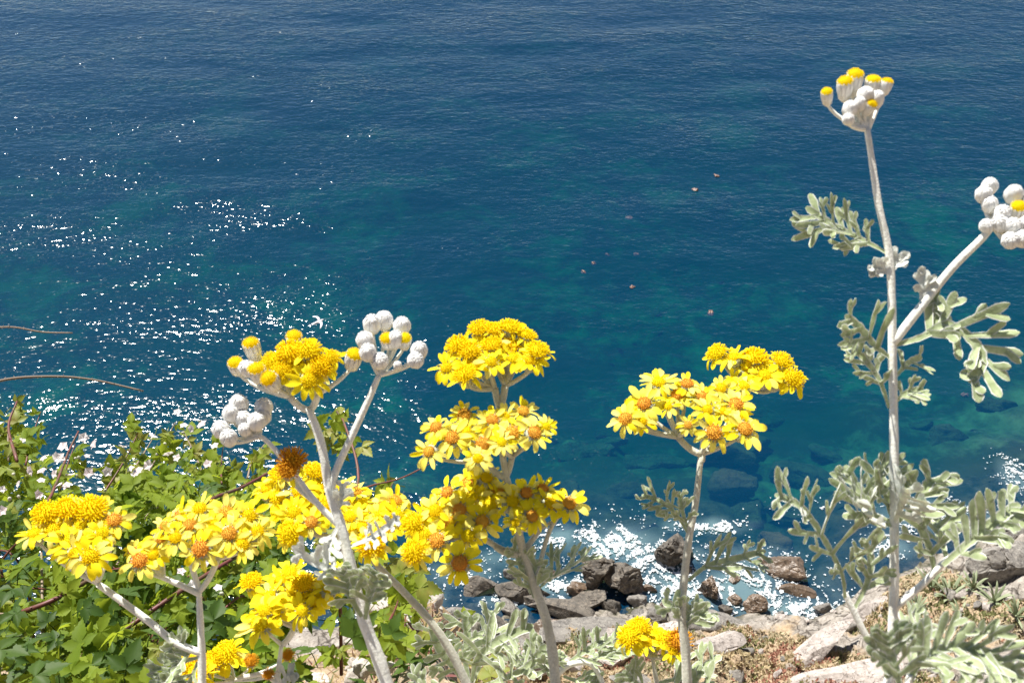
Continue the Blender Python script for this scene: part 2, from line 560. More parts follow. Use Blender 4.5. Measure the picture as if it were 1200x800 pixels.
def terrain(X, Y):
    ys = shore_y(X) + (fbm(X * 0.5, Y * 0.5 + 9, oct=3, seed=3) - 0.5) * 1.6
    d = ys - Y
    slope = 0.52 + 0.20 * sstep(2, 10, X)
    rel = fbm(X * 0.45, Y * 0.45, oct=5, seed=11) - 0.5
    ridg = np.abs(fbm(X * 0.8 - Y * 0.5, Y * 0.5 + X * 0.3, oct=4, seed=23) - 0.5) * 2
    crag = np.abs(fbm(X * 1.7 + Y * 0.6, Y * 1.7, oct=4, seed=27, gain=0.6) - 0.5)
    land = d * slope + rel * 1.3 - (crag < 0.035) * 0.14 - crag * 1.1 * sstep(0, 1.5, d) + (0.35 - ridg) * 0.9 * sstep(0, 2, d)
    bed = -0.1 + 0.22 * d - 0.0 + (fbm(X * 0.35, Y * 0.35, oct=4, seed=41) - 0.5) * 2.2 * sstep(0, 4, -d)
    bed = np.maximum(bed, -4.2 + 0.075 * (d + 17) + (fbm(X * 0.2, Y * 0.2, oct=4, seed=43) - 0.5) * 2.6)
    Z = np.where(d > 0, land, bed)
    cy = np.array([-60, -3, 0.45, 0.7, 1.5, 4, 10, 14, 40])
    ca = np.array([1.0, -0.60, -0.78, -1.12, -2.85, -7.7, -18.7, -24.0, -78]) + H
    A = np.interp(Y, cy, ca) + rel * 1.2 * sstep(1.5, 5, Y)
    by = np.array([-60, -3, 0.45, 0.7, 1.5, 2.9, 3.3, 5, 10, 14, 40])
    bb = np.array([1.0, -0.60, -0.78, -1.02, -1.98, -3.62, -4.3, -9.3, -19, -24, -78]) + H
    B = np.interp(Y, by, bb)
    B = B - 0.42 * sstep(-0.16, -0.30, X / np.maximum(Y, 0.3)) * sstep(0.5, 0.9, Y)
    wB = sstep(-0.035, -0.12, X / np.maximum(Y, 0.3) + (fbm(X * 3, Y * 3, oct=3, seed=5) - 0.5) * 0.10)
    near = A * (1 - wB) + B * wB
    near = near + (fbm(X * 5, Y * 5, oct=4, seed=31) - 0.5) * 0.09 * sstep(0.1, 0.8, Y)
    return np.maximum(Z, near), d


def ground_z(x, y):
    """height of the built ground mesh at a spot"""
    i = min(max(int(np.searchsorted(xs, x)) - 1, 0), len(xs) - 2); j = min(max(int(np.searchsorted(yv, y)) - 1, 0), len(yv) - 2)
    u = (x - xs[i]) / (xs[i + 1] - xs[i]); w = (y - yv[j]) / (yv[j + 1] - yv[j])
    return float((GZ[j, i] * (1 - u) + GZ[j, i + 1] * u) * (1 - w) + (GZ[j + 1, i] * (1 - u) + GZ[j + 1, i + 1] * u) * w)


def hit(px, py, sea=True):
    """where the line of sight meets the terrain or the sea"""
    r = ray(px, py)
    t = np.concatenate([np.arange(0.6, 4, 0.02), np.arange(4, 150, 0.06)])
    P = CAMP[None] + t[:, None] * r[None]
    ii = np.clip(np.searchsorted(xs, P[:, 0]), 0, len(xs) - 1); jj = np.clip(np.searchsorted(yv, P[:, 1]), 0, len(yv) - 1)
    z = np.where(P[:, 1] < yv[-1], GZ[jj, ii], -50.0)
    if sea:
        z = np.maximum(z, 0)
    i = int(np.argmax(P[:, 2] <= z))
    return P[i], t[i]


xs = np.unique(np.round(np.concatenate([np.arange(-120, -24, 4), np.arange(-24, -6, 0.4), np.arange(-6, -2.6, 0.12), np.arange(-2.6, 1.6, 0.05), np.arange(1.6, 22, 0.1), np.arange(22, 120, 3)]), 3))
yv = np.unique(np.round(np.concatenate([np.arange(-60, -3, 3), np.arange(-3, 0, 0.25), np.arange(0, 3.6, 0.045), np.arange(3.6, 13.5, 0.3), np.arange(13.5, 31.01, 0.09)]), 3))
X, Y = np.meshgrid(xs, yv)
Z, D = terrain(X, Y)
GZ = Z
soil = np.clip(0.5 + (fbm(X * 0.28, Y * 0.28, oct=4, seed=71) - 0.5) * 3.2, 0, 1) * sstep(0.4, 2.2, D)
soil = np.where(Y < 4, 0.62, soil)
tag(link('cliff_ground', grid_mesh('cliff_ground', X, Y, Z, 'ground', {'soil': soil})), 'pale rock and brown soil of the cliff falling to the sea', 'cliff', kind='structure')
xs2 = np.unique(np.round(np.concatenate([np.arange(-3000, -120, 120), np.arange(-120, -45, 3), np.arange(-45, 45, 0.45), np.arange(45, 120, 3), np.arange(120, 3001, 120)]), 3))
yv2 = np.unique(np.round(np.concatenate([np.arange(30.9, 75, 0.4), np.arange(75, 130, 2), np.arange(130, 3000, 120)]), 3))
X, Y = np.meshgrid(xs2, yv2)
Z, D = terrain(X, Y)
Z = np.where(Y < 31.05, Z - 0.1, Z)
Z = np.where(D > 0, np.minimum(Z, 30), Z)
tag(link('seabed', grid_mesh('seabed', X, Y, np.maximum(Z, -14 + 0 * Z), 'seabed')), 'weedy rock and sand floor seen through the water', 'seabed', kind='structure')

# ---------------------------------------------------------------- sea
FOAM = [(715, 636, 60, 22, 1.0), (760, 660, 50, 26, .95), (790, 690, 45, 26, 1.0), (870, 692, 70, 30, .95), (935, 716, 45, 18, 1.15), (830, 616, 55, 10, .85),
        (660, 628, 40, 16, .8), (1100, 606, 70, 20, .9), (1195, 560, 22, 26, .75), (590, 702, 40, 12, .8), (650, 690, 60, 14, .9), (480, 705, 45, 30, .72), (540, 672, 50, 16, .7), (600, 655, 60, 14, .6), (880, 660, 60, 20, .75), (980, 690, 35, 26, .5),
        (840, 655, 70, 18, .7), (1040, 640, 40, 16, .8), (760, 610, 160, 10, .3), (960, 590, 100, 12, .25), (700, 600, 80, 12, .3), (905, 730, 80, 8, .9)]


def foam_density(X, Y):
    Dn = np.zeros_like(X)
    for px, py, w, h, a in FOAM:
        c = on_sea(px, py)
        dist = np.linalg.norm(c - CAMP)
        rx = w * dist / FPX
        ry = h * dist / FPX / 0.74
        Dn = np.maximum(Dn, a * np.exp(-((X - c[0]) / rx) ** 2 * 0.8 - ((Y - c[1]) / ry) ** 2 * 0.8))
    return Dn


sx = np.unique(np.round(np.concatenate([np.arange(-3000, -150, 150), np.arange(-150, -24, 6), np.arange(-24, 24, 0.2), np.arange(24, 150, 6), np.arange(150, 3001, 150)]), 3))
sy = np.unique(np.round(np.concatenate([np.arange(12, 36, 0.2), np.arange(36, 100, 1.0), np.arange(100, 3000, 100)]), 3))
X, Y = np.meshgrid(sx, sy)
Zs = (fbm(X * 0.16, Y * 0.4, oct=2, seed=91) - 0.5) * 0.22 * sstep(400, 60, Y) * sstep(400, 60, np.abs(X))
fd = foam_density(X, Y)
aer = np.clip(fd * 1.15 * (0.35 + 0.9 * fbm(X * 1.1, Y * 1.1, oct=3, seed=97)) - 0.26, 0, 0.65)
me = grid_mesh('sea', X, Y, Zs, 'sea', {'aeration': aer})
# close the body of water with a skirt and a floor far below the seabed
import bmesh
bm = bmesh.new(); bm.from_mesh(me)
edges = [e for e in bm.edges if e.is_boundary]
ret = bmesh.ops.extrude_edge_only(bm, edges=edges)
nv = [v for v in ret['geom'] if isinstance(v, bmesh.types.BMVert)]
for v in nv:
    v.co.z = -30
bmesh.ops.contextual_create(bm, geom=[e for e in ret['geom'] if isinstance(e, bmesh.types.BMEdge)])
bmesh.ops.recalc_face_normals(bm, faces=bm.faces)
bm.to_mesh(me); bm.free()
tag(link('sea', me), 'deep blue and teal sea with sun glitter', 'sea', kind='structure')

# foam: lacy froth lying on the water round the rocks
step = 0.032
fx = np.arange(-8, 24, step); fy = np.arange(20.5, 33.5, step)
X, Y = np.meshgrid(fx, fy)
Dn = foam_density(X, Y)
wx = X + (fbm(X * 1.3, Y * 1.3, oct=2, seed=101) - 0.5) * 1.2
wy = Y + (fbm(X * 1.3, Y * 1.3, oct=2, seed=103) - 0.5) * 1.2
rd = 1 - np.abs(fbm(wx * 1.6, wy * 2.0, oct=3, seed=105, gain=0.6) * 2 - 1) * 2.2
rd2 = fbm(X * 9, Y * 11, oct=3, seed=107, gain=0.95)
val = 0.46 * rd + 0.85 * rd2
keep = (val > 1.14 - 0.50 * Dn) & (Dn > 0.10) & (RNG.random(X.shape) < 0.88)
keep &= terrain(X, Y)[0] < 0.15
zz = (fbm(X * 0.16, Y * 0.4, oct=2, seed=91) - 0.5) * 0.22 + 0.035 + 0.05 * vnoise(X * 5, Y * 5, seed=3) * Dn
i = np.arange(X.size).reshape(X.shape)
kc = keep[:-1, :-1]
q = np.stack([i[:-1, :-1][kc], i[:-1, 1:][kc], i[1:, 1:][kc], i[1:, :-1][kc]], -1)
used, inv = np.unique(q.ravel(), return_inverse=True)
q = inv.reshape(-1, 4)
jx = (RNG.random(len(used)) - .5) * step * 1.0; jy = (RNG.random(len(used)) - .5) * step * 1.0
v = np.stack([X.ravel()[used] + jx, Y.ravel()[used] + jy, zz.ravel()[used]], -1)
me = bpy.data.meshes.new('sea_foam')
me.from_pydata(v.tolist(), [], q.tolist()); me.materials.append(M['foam']); me.update()
tag(link('sea_foam', me), 'white lacy surf foam swirling between the shore boulders', 'foam', kind='stuff')


# ---------------------------------------------------------------- rocks
def rock_mesh(name, dims, seed, mat, sub=4, cuts=9, rough=0.06, boxy=0.45):
    bm = bmesh.new()
    bmesh.ops.create_icosphere(bm, subdivisions=sub, radius=1.0)
    v = np.array([p.co[:] for p in bm.verts])
    fs = [[p.index for p in f.verts] for f in bm.faces]
    bm.free()
    r = np.random.default_rng(seed)
    v = np.sign(v) * np.abs(v) ** (1 - boxy * 0.45)
    for k in range(cuts):
        n = r.normal(size=3); n /= np.linalg.norm(n)
        dd = r.uniform(0.42, 0.82)
        s = v @ n - dd
        v = v - np.outer(np.where(s > 0, s, 0) * 0.97, n)
    v = v * np.array(dims) / 2
    sz = max(dims)
    o = seed * 3.7
    n1 = fbm(v[:, 0] / sz * 5 + o, v[:, 1] / sz * 5, v[:, 2] / sz * 5, oct=4, seed=seed, gain=0.55) - 0.5
    n2 = fbm(v[:, 0] / sz * 2 + o, v[:, 1] / sz * 2, v[:, 2] / sz * 7, oct=3, seed=seed + 5) - 0.5
    nn = v / (np.linalg.norm(v, axis=1)[:, None] + 1e-9)
    n3 = np.abs(fbm(v[:, 0] / sz * 3 + o, v[:, 1] / sz * 3, v[:, 2] / sz * 6 + 9, oct=3, seed=seed + 9) - 0.5)
    v = v - nn * (sstep(0.035, 0.0, n3) * 0.075 * min(dims))[:, None]
    v = v + nn * ((n1 * rough * 2.2 + n2 * rough * 1.6) * min(dims) * 1.3)[:, None]
    mb = MB(); mb.add(v, fs)
    return mb.mesh(name, [mat], smooth=False) if sub >= 5 else mb.mesh(name, [mat], smooth=True)


def rock(name, px, py, w, h, mat, label, cat='boulder', group=None, rz=0, tilt=(0, 0), sink=0.25, hh=0.75, seed=None, cuts=9, rough=0.085, sea=True, z=None, sub=5, boxy=0.55):
    P, t = hit(px, py, sea)
    wm = w * t / FPX
    hm = h * t / FPX
    dy = hm * 0.95; dz = hm * hh
    seed = seed if seed is not None else int(px * 7 + py)
    me = rock_mesh(name, (wm, dy, dz), seed, mat, cuts=cuts, rough=rough, sub=sub, boxy=boxy)
    o = link(name, me, loc=(P[0], P[1], (P[2] if z is None else z) + dz * (0.5 - sink)))
    o.rotation_euler = (math.radians(tilt[0]), math.radians(tilt[1]), math.radians(rz))
    return tag(o, label, cat, group)


rock('shore_boulder', 700, 676, 44, 48, 'rock_dark', 'dark upright grey boulder touching the brown angular boulder by the surf', hh=1.0, cuts=6, seed=12)
rock('shore_boulder', 733, 688, 48, 46, 'rock_dark', 'angular brown grey boulder with a shadowed front beside white surf', rz=20, hh=0.95, cuts=7, seed=23)
rock('shore_boulder', 789, 650, 46, 46, 'rock_dark', 'rounded grey boulder standing alone in the white surf', hh=1.05, cuts=5, seed=31)
rock('shore_rock', 690, 708, 74, 26, 'rock_dark', 'low dark cracked rock in front of the upright boulder', 'rock', rz=8, hh=0.8, seed=41)
rock('shore_rock', 655, 716, 90, 30, 'rock_dark', 'long dark slab with a black cleft below it', 'rock', rz=-18, hh=0.7, seed=43)
rock('rock_slab', 706, 742, 150, 48, 'rock_grey', 'broad flat grey brown slab above the cracked shore rocks', 'rock', rz=4, hh=0.35, sink=0.35, seed=47, cuts=6, rough=0.035)
rock('surf_rock', 829, 693, 27, 30, 'rock_wet', 'small round wet brown rock ringed by surf', 'rock', hh=0.9, seed=51)
rock('surf_rock', 886, 712, 30, 24, 'rock_wet', 'wet brown knobbly rock where the foam meets the slope', 'rock', hh=0.9, seed=53)
rock('surf_rock', 861, 703, 16, 16, 'rock_wet', 'little dark stone poking out of the foam', 'rock', rz=40, seed=57)
rock('surf_rock', 918, 668, 64, 36, 'rock_wet', 'broad wet brown rock awash with a dark hollow', 'rock', rz=-15, hh=0.8, seed=59)
rock('surf_rock', 930, 694, 52, 20, 'rock_wet', 'low flat wet brown rock just above the foam', 'rock', rz=-10, hh=0.6, seed=61)
rock('rock_slab', 838, 730, 110, 34, 'rock_grey', 'smooth pale grey slab sloping into the surf', 'rock', rz=-6, hh=0.4, sink=0.3, seed=67, cuts=5, rough=0.03)
rock('shore_rock', 783, 714, 30, 24, 'rock_wet', 'small reddish brown rock beside the smooth pale slab', 'rock', hh=0.9, seed=69)
rock('shore_rock', 612, 694, 74, 34, 'rock_dark', 'jagged brown rock behind the middle flower stem', 'rock', rz=-10, hh=0.9, seed=71)
rock('shore_rock', 566, 690, 54, 26, 'rock_dark', 'small brown rock at the surf edge below the yellow daisies', 'rock', rz=14, hh=0.8, seed=73)
rock('shore_rock', 530, 726, 60, 26, 'rock_grey', 'grey rock at the sea edge beside the bramble', 'rock', rz=10, hh=0.8, seed=75)
for k, (px, py, w, h) in enumerate([(625, 708, 36, 22), (598, 714, 40, 20), (675, 694, 30, 20), (716, 712, 34, 20), (747, 708, 26, 18), (640, 738, 50, 24), (584, 738, 46, 24), (768, 726, 34, 22), (806, 720, 26, 16), (548, 748, 44, 24), (600, 676, 24, 14), (760, 690, 20, 14), (850, 716, 18, 12), (910, 724, 22, 12), (640, 672, 30, 14), (805, 668, 18, 14), (962, 714, 24, 14), (860, 680, 18, 10)]):
    rock('tumbled_rock', px, py, w, h, ('rock_dark', 'rock_grey', 'rock_wet')[k % 3], ('dark', 'grey', 'wet brown')[k % 3] + ' tumbled rock jammed between the shore boulders', 'rock', 'tumbled rocks along the waterline', rz=random.uniform(-40, 40), hh=0.9, seed=900 + k, sub=4)
rock('cliff_rock', 1186, 668, 110, 66, 'rock_grey', 'big grey blocky rock on the slope above the agaves', 'rock', rz=12, hh=0.9, sink=0.3, seed=81)
rock('cliff_rock', 1184, 628, 120, 42, 'rock_grey', 'dark layered ledge of rock on top of the blocky rock', 'rock', rz=14, hh=0.7, sink=0.2, seed=83)
rock('cliff_rock', 834, 762, 84, 42, 'rock_pale', 'pale pinkish rock hump at the edge of the red ground cover', 'rock', rz=12, hh=0.7, sink=0.35, seed=85)
rock('rock_ledge', 945, 772, 165, 40, 'rock_pale', 'long pale ledge slanting up through the ochre ground cover', 'rock', rz=26, tilt=(-12, -14), hh=0.7, sink=0.4, seed=87, rough=0.045)
rock('rock_ledge', 1010, 728, 140, 30, 'rock_pale', 'narrow pale ledge running along the slope crest behind the tall stem', 'rock', rz=30, tilt=(0, -16), hh=0.7, sink=0.35, seed=89, rough=0.045)
rock('rock_ledge', 990, 798, 170, 60, 'rock_pale', 'wide pale rock below the long slanting ledge', 'rock', rz=16, tilt=(0, -12), hh=0.6, sink=0.4, seed=91)
rock('cliff_rock', 650, 778, 86, 40, 'rock_pale', 'pale broken rock behind the lower end of the middle stem', 'rock', rz=-12, hh=0.7, sink=0.3, seed=93)
rock('cliff_rock', 718, 774, 70, 36, 'rock_pale', 'pale grey crumbly rock beside the low pair of daisies', 'rock', rz=16, hh=0.8, sink=0.3, seed=95)
rock('cliff_rock', 745, 806, 80, 34, 'rock_grey', 'grey rock at the foot of the low pair of daisies', 'rock', rz=-8, hh=0.7, sink=0.3, seed=97)
rock('cliff_rock', 590, 758, 80, 30, 'rock_grey', 'grey rock partly hidden by silver leaves', 'rock', rz=8, hh=0.7, sink=0.3, seed=99)
rock('cliff_rock', 778, 742, 40, 30, 'rock_pale', 'knobbly pale rock between the flat slab and the smooth slab', 'rock', rz=8, hh=0.9, sink=0.3, seed=101)
for (px, py, w, h, lb) in ((872, 545, 80, 40, 'brown weedy rock under water below the right daisy cluster'), (915, 627, 56, 32, 'brown rock just under the surface beside the surf'),
                           (1000, 560, 90, 34, 'dark drowned rock in the water left of the tall stem'), (1120, 560, 70, 26, 'dark drowned rock in the water right of the tall stem'), (740, 600, 70, 24, 'drowned rock at the outer edge of the surf'),
                           (1080, 540, 80, 26, 'drowned rock outside the right hand surf'), (845, 500, 90, 30, 'dim drowned rock in deeper green water')):
    rock('drowned_rock', px, py, w, h, 'rock_sunk', lb, 'rock', rz=random.uniform(-30, 30), hh=0.7, z=-1.0 - (640 - py) * 0.006, sink=0.0, seed=px, rough=0.2, cuts=4, sub=4)

for k in range(26):
    px, py = random.uniform(620, 1190), random.uniform(430, 600)
    P = on_sea(px, py)
    w = random.uniform(30, 80)
    zb = terrain(P[None, 0], P[None, 1])[0][0]
    rock('drowned_rock', px, py, w, w * random.uniform(.35, .6), 'rock_sunk', 'dim weedy rock lying on the sea floor off the surf', 'rock', 'drowned rocks on the sea floor', rz=random.uniform(-40, 40), hh=0.6, z=min(zb, -1.4), sink=0.3, seed=700 + k, sub=4, rough=0.22, cuts=4)

# loose small stones on the far slope
for k in range(150):
    px, py = random.uniform(560, 1195), random.uniform(690, 798)
    P, t = hit(px, py)
    if P[2] < 0.3:
        continue
    w = random.uniform(5, 9) if k % 3 else random.uniform(12, 26)
    rm = random.choice(['rock_pale', 'rock_grey', 'rock_pale'])
    rock('loose_stone', px, py, w, w * random.uniform(.6, .9), rm, ('tiny ' if w < 10 else 'larger ') + ('pale' if rm == 'rock_pale' else 'grey') + ' loose stone lying on the ochre slope above the surf', 'stone', 'loose stones on the slope', rz=random.uniform(0, 90), hh=0.8, seed=200 + k, sub=3, cuts=6)
# stones on the near shoulder under the bramble
for k in range(60):
    px, py = random.uniform(330, 560), random.uniform(690, 805)
    P, t = hit(px, py)
    if t > 5:
        continue
    w = random.uniform(14, 46)
    rock('near_stone', px, py, w, w * random.uniform(.6, .9), 'stone', 'pale stone on the dry ledge under the bramble', 'stone', 'stones on the near ledge', rz=random.uniform(0, 90), hh=0.7, seed=300 + k, sub=3, cuts=7)

# ---------------------------------------------------------------- ground cover on the far slope
mb = MB()
cnt = 0
tries = RNG.uniform([690, 640], [1230, 830], size=(15000, 2))
gx = RNG.uniform(-2, 22, 60000); gy = RNG.uniform(14, 30, 60000)
gz, gd = terrain(gx, gy)
so = np.clip(0.5 + (fbm(gx * 0.28, gy * 0.28, oct=4, seed=71) - 0.5) * 3.2, 0, 1) * sstep(0.4, 2.2, gd)
patch = fbm(gx * 0.9, gy * 0.9, oct=3, seed=77)
patch2 = fbm(gx * 0.5 + 40, gy * 0.5, oct=3, seed=79)
ok = (so + (patch - .5) * 0.8 > 0.50) & (gd > 0.6)
for x, y, z, p1, p2 in zip(gx[ok], gy[ok], gz[ok], patch[ok], patch2[ok]):
    if cnt > 26000:
        break
    cnt += 1
    mi = 0 if p2 > 0.64 else (1 if p2 > 0.53 else (2 if p1 > 0.52 else 3))
    if random.random() < 0.25:
        mi = random.randint(0, 3)
    s = random.uniform(0.03, 0.085)
    for q_ in range(3):
        a = random.uniform(0, 6.283)
        dx, dy = math.cos(a), math.sin(a)
        lean = random.uniform(0.3, 1.1)
        b0 = np.array([x + random.uniform(-.07, .07), y + random.uniform(-.07, .07), z - 0.01])
        side = np.array([-dy, dx, 0]) * s * 0.5
        tip = b0 + np.array([dx * lean, dy * lean, 1.0]) * s * 1.3
        mb.add([b0 - side, b0 + side, tip + side * .5, tip - side * .5], [(0, 1, 2, 3)], mi)
tag(link('ground_cover', mb.mesh('ground_cover', ['cover_red', 'cover_ochre', 'cover_green', 'cover_straw'], smooth=False)), 'red, ochre and straw coloured low plants covering the far slope', 'ground cover', kind='stuff')

# agaves
mbA = MB()
mbA.blade([(0, 0, 0), (0.18, 0, 0.07), (0.42, 0, 0.18), (0.62, 0, 0.24), (0.78, 0, 0.24)], [0.03, 0.055, 0.06, 0.04, 0.006], 0.018, (-0.3, 0, 1), 0, 0, 0.3)
AG = mbA.mesh('agave_leaf', ['agave'])
AGS = [(1090, 690, 1.0, 'pale agave rosette right behind the tall silver stem'), (1112, 700, 1.1, 'largest pale agave rosette on the ochre slope'), (1140, 690, .9, 'pale agave rosette below the big blocky rock'),
       (1075, 716, .8, 'small agave rosette low on the ochre slope'), (1165, 705, .9, 'agave rosette at the foot of the big blocky rock'), (1125, 722, .8, 'agave rosette among red ground cover'), (1190, 722, .8, 'agave rosette beside dry scrub past the blocky rock')]
for px, py, sc, lb in AGS:
    P, t = hit(px, py)
    e = bpy.data.objects.new('agave', None); COL.objects.link(e); e.location = tuple(P)
    tag(e, lb, 'agave', 'agaves on the slope')
    for k in range(15):
        l = link('leaf', AG, e)
        up = random.uniform(-0.9, 0.15)
        l.rotation_euler = (random.uniform(-.2, .2), up, k * 2.4 + random.uniform(-.3, .3))
        l.scale = (sc * random.uniform(.75, 1.1),) * 3

# ---------------------------------------------------------------- drifting scraps and gull
for k, (px, py, s) in enumerate([(738, 254, 13), (815, 222, 10), (696, 308, 9), (684, 318, 9), (741, 336, 8), (833, 366, 12), (746, 297, 10), (712, 298, 8), (840, 205, 9), (1131, 462, 9)]):
    P = on_sea(px, py)
    t = np.linalg.norm(P - CAMP)
    wm = s * 0.8 * t / FPX
    o = link('drifting_scrap', rock_mesh('drifting_scrap', (wm, wm * 0.7, 0.14), 500 + k, 'scrap', sub=4, cuts=4, rough=0.5), loc=(P[0], P[1], -0.04))
    o.rotation_euler = (0, 0, random.uniform(0, 3))
    tag(o, 'small pinkish brown scrap drifting on the open sea', 'flotsam', 'scraps drifting on the sea')

g = bpy.data.objects.new('gull', None); COL.objects.link(g)
gp = at(373, 377, 30.0)
g.location = tuple(gp)
tag(g, 'small pale gull with spread wings gliding over the glittering water', 'gull')
mb = MB(); mb.tube([(0, -.26, 0), (0, -.2, .01), (0, -.05, 0), (0, .1, 0), (0, .2, .02), (0, .26, .015), (0, .30, 0)], [.012, .035, .06, .06, .04, .032, .006], 10)
link('body', mb.mesh('body', ['gull']), g)
mb = MB(); mb.blade([(0, -.2, .005), (0, -.3, .005), (0, -.36, .005)], [.03, .055, .06], .008, (0, 0, 1), 0, 0)
link('tail', mb.mesh('tail', ['gull']), g)
for s in (-1, 1):
    mb = MB(); mb.blade([(s * .03, .05, .02), (s * .17, .09, .06), (s * .3, .05, .05), (s * .42, -.06, .02), (s * .47, -.13, 0)], [.07, .065, .055, .03, .004], .012, (0, 0, 1), 0, 0)
    link('wing', mb.mesh('wing', ['gull']), g)
g.rotation_euler = (0.1, 0.2, math.radians(-58))
g.scale = (.6, .6, .6)

# ---------------------------------------------------------------- flower parts (unit radius, shared)
PETALS = []
for k, (dr, wd) in enumerate(((0.02, 0.145), (-0.10, 0.138), (-0.20, 0.15), (0.08, 0.132), (-0.42, 0.125), (0.22, 0.11), (-0.05, 0.148))):
    vs, fs = [], []
    nl = 7
    prof = [0.35, 0.72, 0.95, 1.0, 0.97, 0.80, 0.34]
    for i in range(nl):
        t = i / (nl - 1)
        xx = 0.30 + 0.70 * t
        zz = 0.05 + dr * t * t + 0.06 * math.sin(t * 3.14)
        for j, u in enumerate((-1, -0.45, 0.15, 0.5, 1)):
            notch = -0.035 * (1 - abs(u)) * (1 + k % 3) if i == nl - 1 else 0
            vs.append((xx + notch - 0.05 * u * u * t, u * wd * prof[i], zz + 0.05 * (1 - (u * u)) * -0.6 + 0.018 * math.sin(u * 6) + 0.05 * u * math.sin(t * 3 + k * 1.9)))
    for i in range(nl - 1):
        for j in range(4):
            fs.append((i * 5 + j, i * 5 + j + 1, (i + 1) * 5 + j + 1, (i + 1) * 5 + j))
    row = []
    for mt in ('petal', 'petal_pale'):
        mb = MB(); mb.add(vs, fs); row.append(mb.mesh('petal', [mt]))
    PETALS.append(row)


def disc_mesh(mat, R, hgt, spike, n, seed):
    r = random.Random(seed)
    mb = MB()
    prof = [(R * math.cos(a), hgt * math.sin(a)) for a in np.linspace(0, math.pi / 2 * 0.98, 6)]
    mb.lathe([(R * 0.9, -0.06)] + prof, 16)
    for i in range(n):
        u = (i + 0.5) / n
        ph = i * 2.39996
        el = math.asin(1 - u * 0.98)
        nr = np.array([math.cos(el) * math.cos(ph), math.cos(el) * math.sin(ph), math.sin(el)])
        b = np.array([nr[0] * R, nr[1] * R, nr[2] * hgt])
        dr = nr + np.array([r.uniform(-.25, .25), r.uniform(-.25, .25), r.uniform(0, .35)])
        dr /= np.linalg.norm(dr)
        L_ = spike * r.uniform(.7, 1.3)
        mb.tube([b - dr * 0.02, b + dr * L_ * 0.6, b + dr * L_], [0.024, 0.026, 0.034], 5)
    return mb.mesh('disc', [mat])


DISC = {'f': disc_mesh('disc', 0.36, 0.18, 0.09, 60, 1), 'o': disc_mesh('disc_orange', 0.36, 0.20, 0.10, 60, 2),
        's': disc_mesh('disc', 0.45, 0.24, 0.19, 95, 3), 'd': disc_mesh('disc_brown', 0.46, 0.34, 0.26, 90, 4)}
mb = MB()
mb.lathe([(0.10, -0.78), (0.22, -0.72), (0.36, -0.5), (0.40, -0.25), (0.39, -0.02), (0.30, 0.0)], 14)
for i in range(12):
    a = i * math.pi / 6
    mb.blade([(0.36 * math.cos(a), 0.36 * math.sin(a), -.5), (0.42 * math.cos(a), 0.42 * math.sin(a), -.22), (0.45 * math.cos(a), 0.45 * math.sin(a), 0.03)], [.07, .08, .02], .02, (math.cos(a), math.sin(a), 0), 0, 0)
CUP = mb.mesh('flower_head', ['cup'])
mb = MB()
prof = [(0.02, -1.05), (0.30, -1.0), (0.58, -0.72), (0.74, -0.30), (0.77, 0.10), (0.69, 0.45), (0.50, 0.76), (0.22, 0.96), (0.0, 0.98)]
mb.lathe(prof, 16)
for i in range(8):
    a = i * 2 * math.pi / 8
    c_, s_ = math.cos(a), math.sin(a)
    mb.blade([(0.62 * c_, 0.62 * s_, -.72), (0.83 * c_, 0.83 * s_, -.2), (0.82 * c_, 0.82 * s_, .3), (0.55 * c_, 0.55 * s_, .8), (0.3 * c_, 0.3 * s_, .95)], [.22, .34, .33, .2, .04], .02, (c_, s_, 0.1), 0, 0)
BUD = mb.mesh('flower_bud', ['felt_bud'])
mb = MB()
mb.lathe([(0.02, -1.25), (0.28, -1.2), (0.56, -0.9), (0.68, -0.3), (0.70, 0.25), (0.72, 0.52), (0.6, 0.56)], 16)
for i in range(11):
    a = i * 2 * math.pi / 11
    c_, s_ = math.cos(a), math.sin(a)
    mb.blade([(0.55 * c_, 0.55 * s_, -.9), (0.69 * c_, 0.69 * s_, -.2), (0.73 * c_, 0.73 * s_, .3), (0.70 * c_, 0.70 * s_, .66)], [.12, .18, .17, .05], .03, (c_, s_, 0.1), 0, 0)
BUDY = mb.mesh('flower_bud', ['felt_bud'])
CAP = disc_mesh('disc', 0.66, 0.42, 0.12, 110, 6)


def frame_to(n, spin):
    q = Vector((0, 0, 1)).rotation_difference(Vector(n))
    return q @ Quaternion((0, 0, 1), spin)


def unit(v):
    v = np.array(v, float)
    return v / (np.linalg.norm(v) + 1e-12)


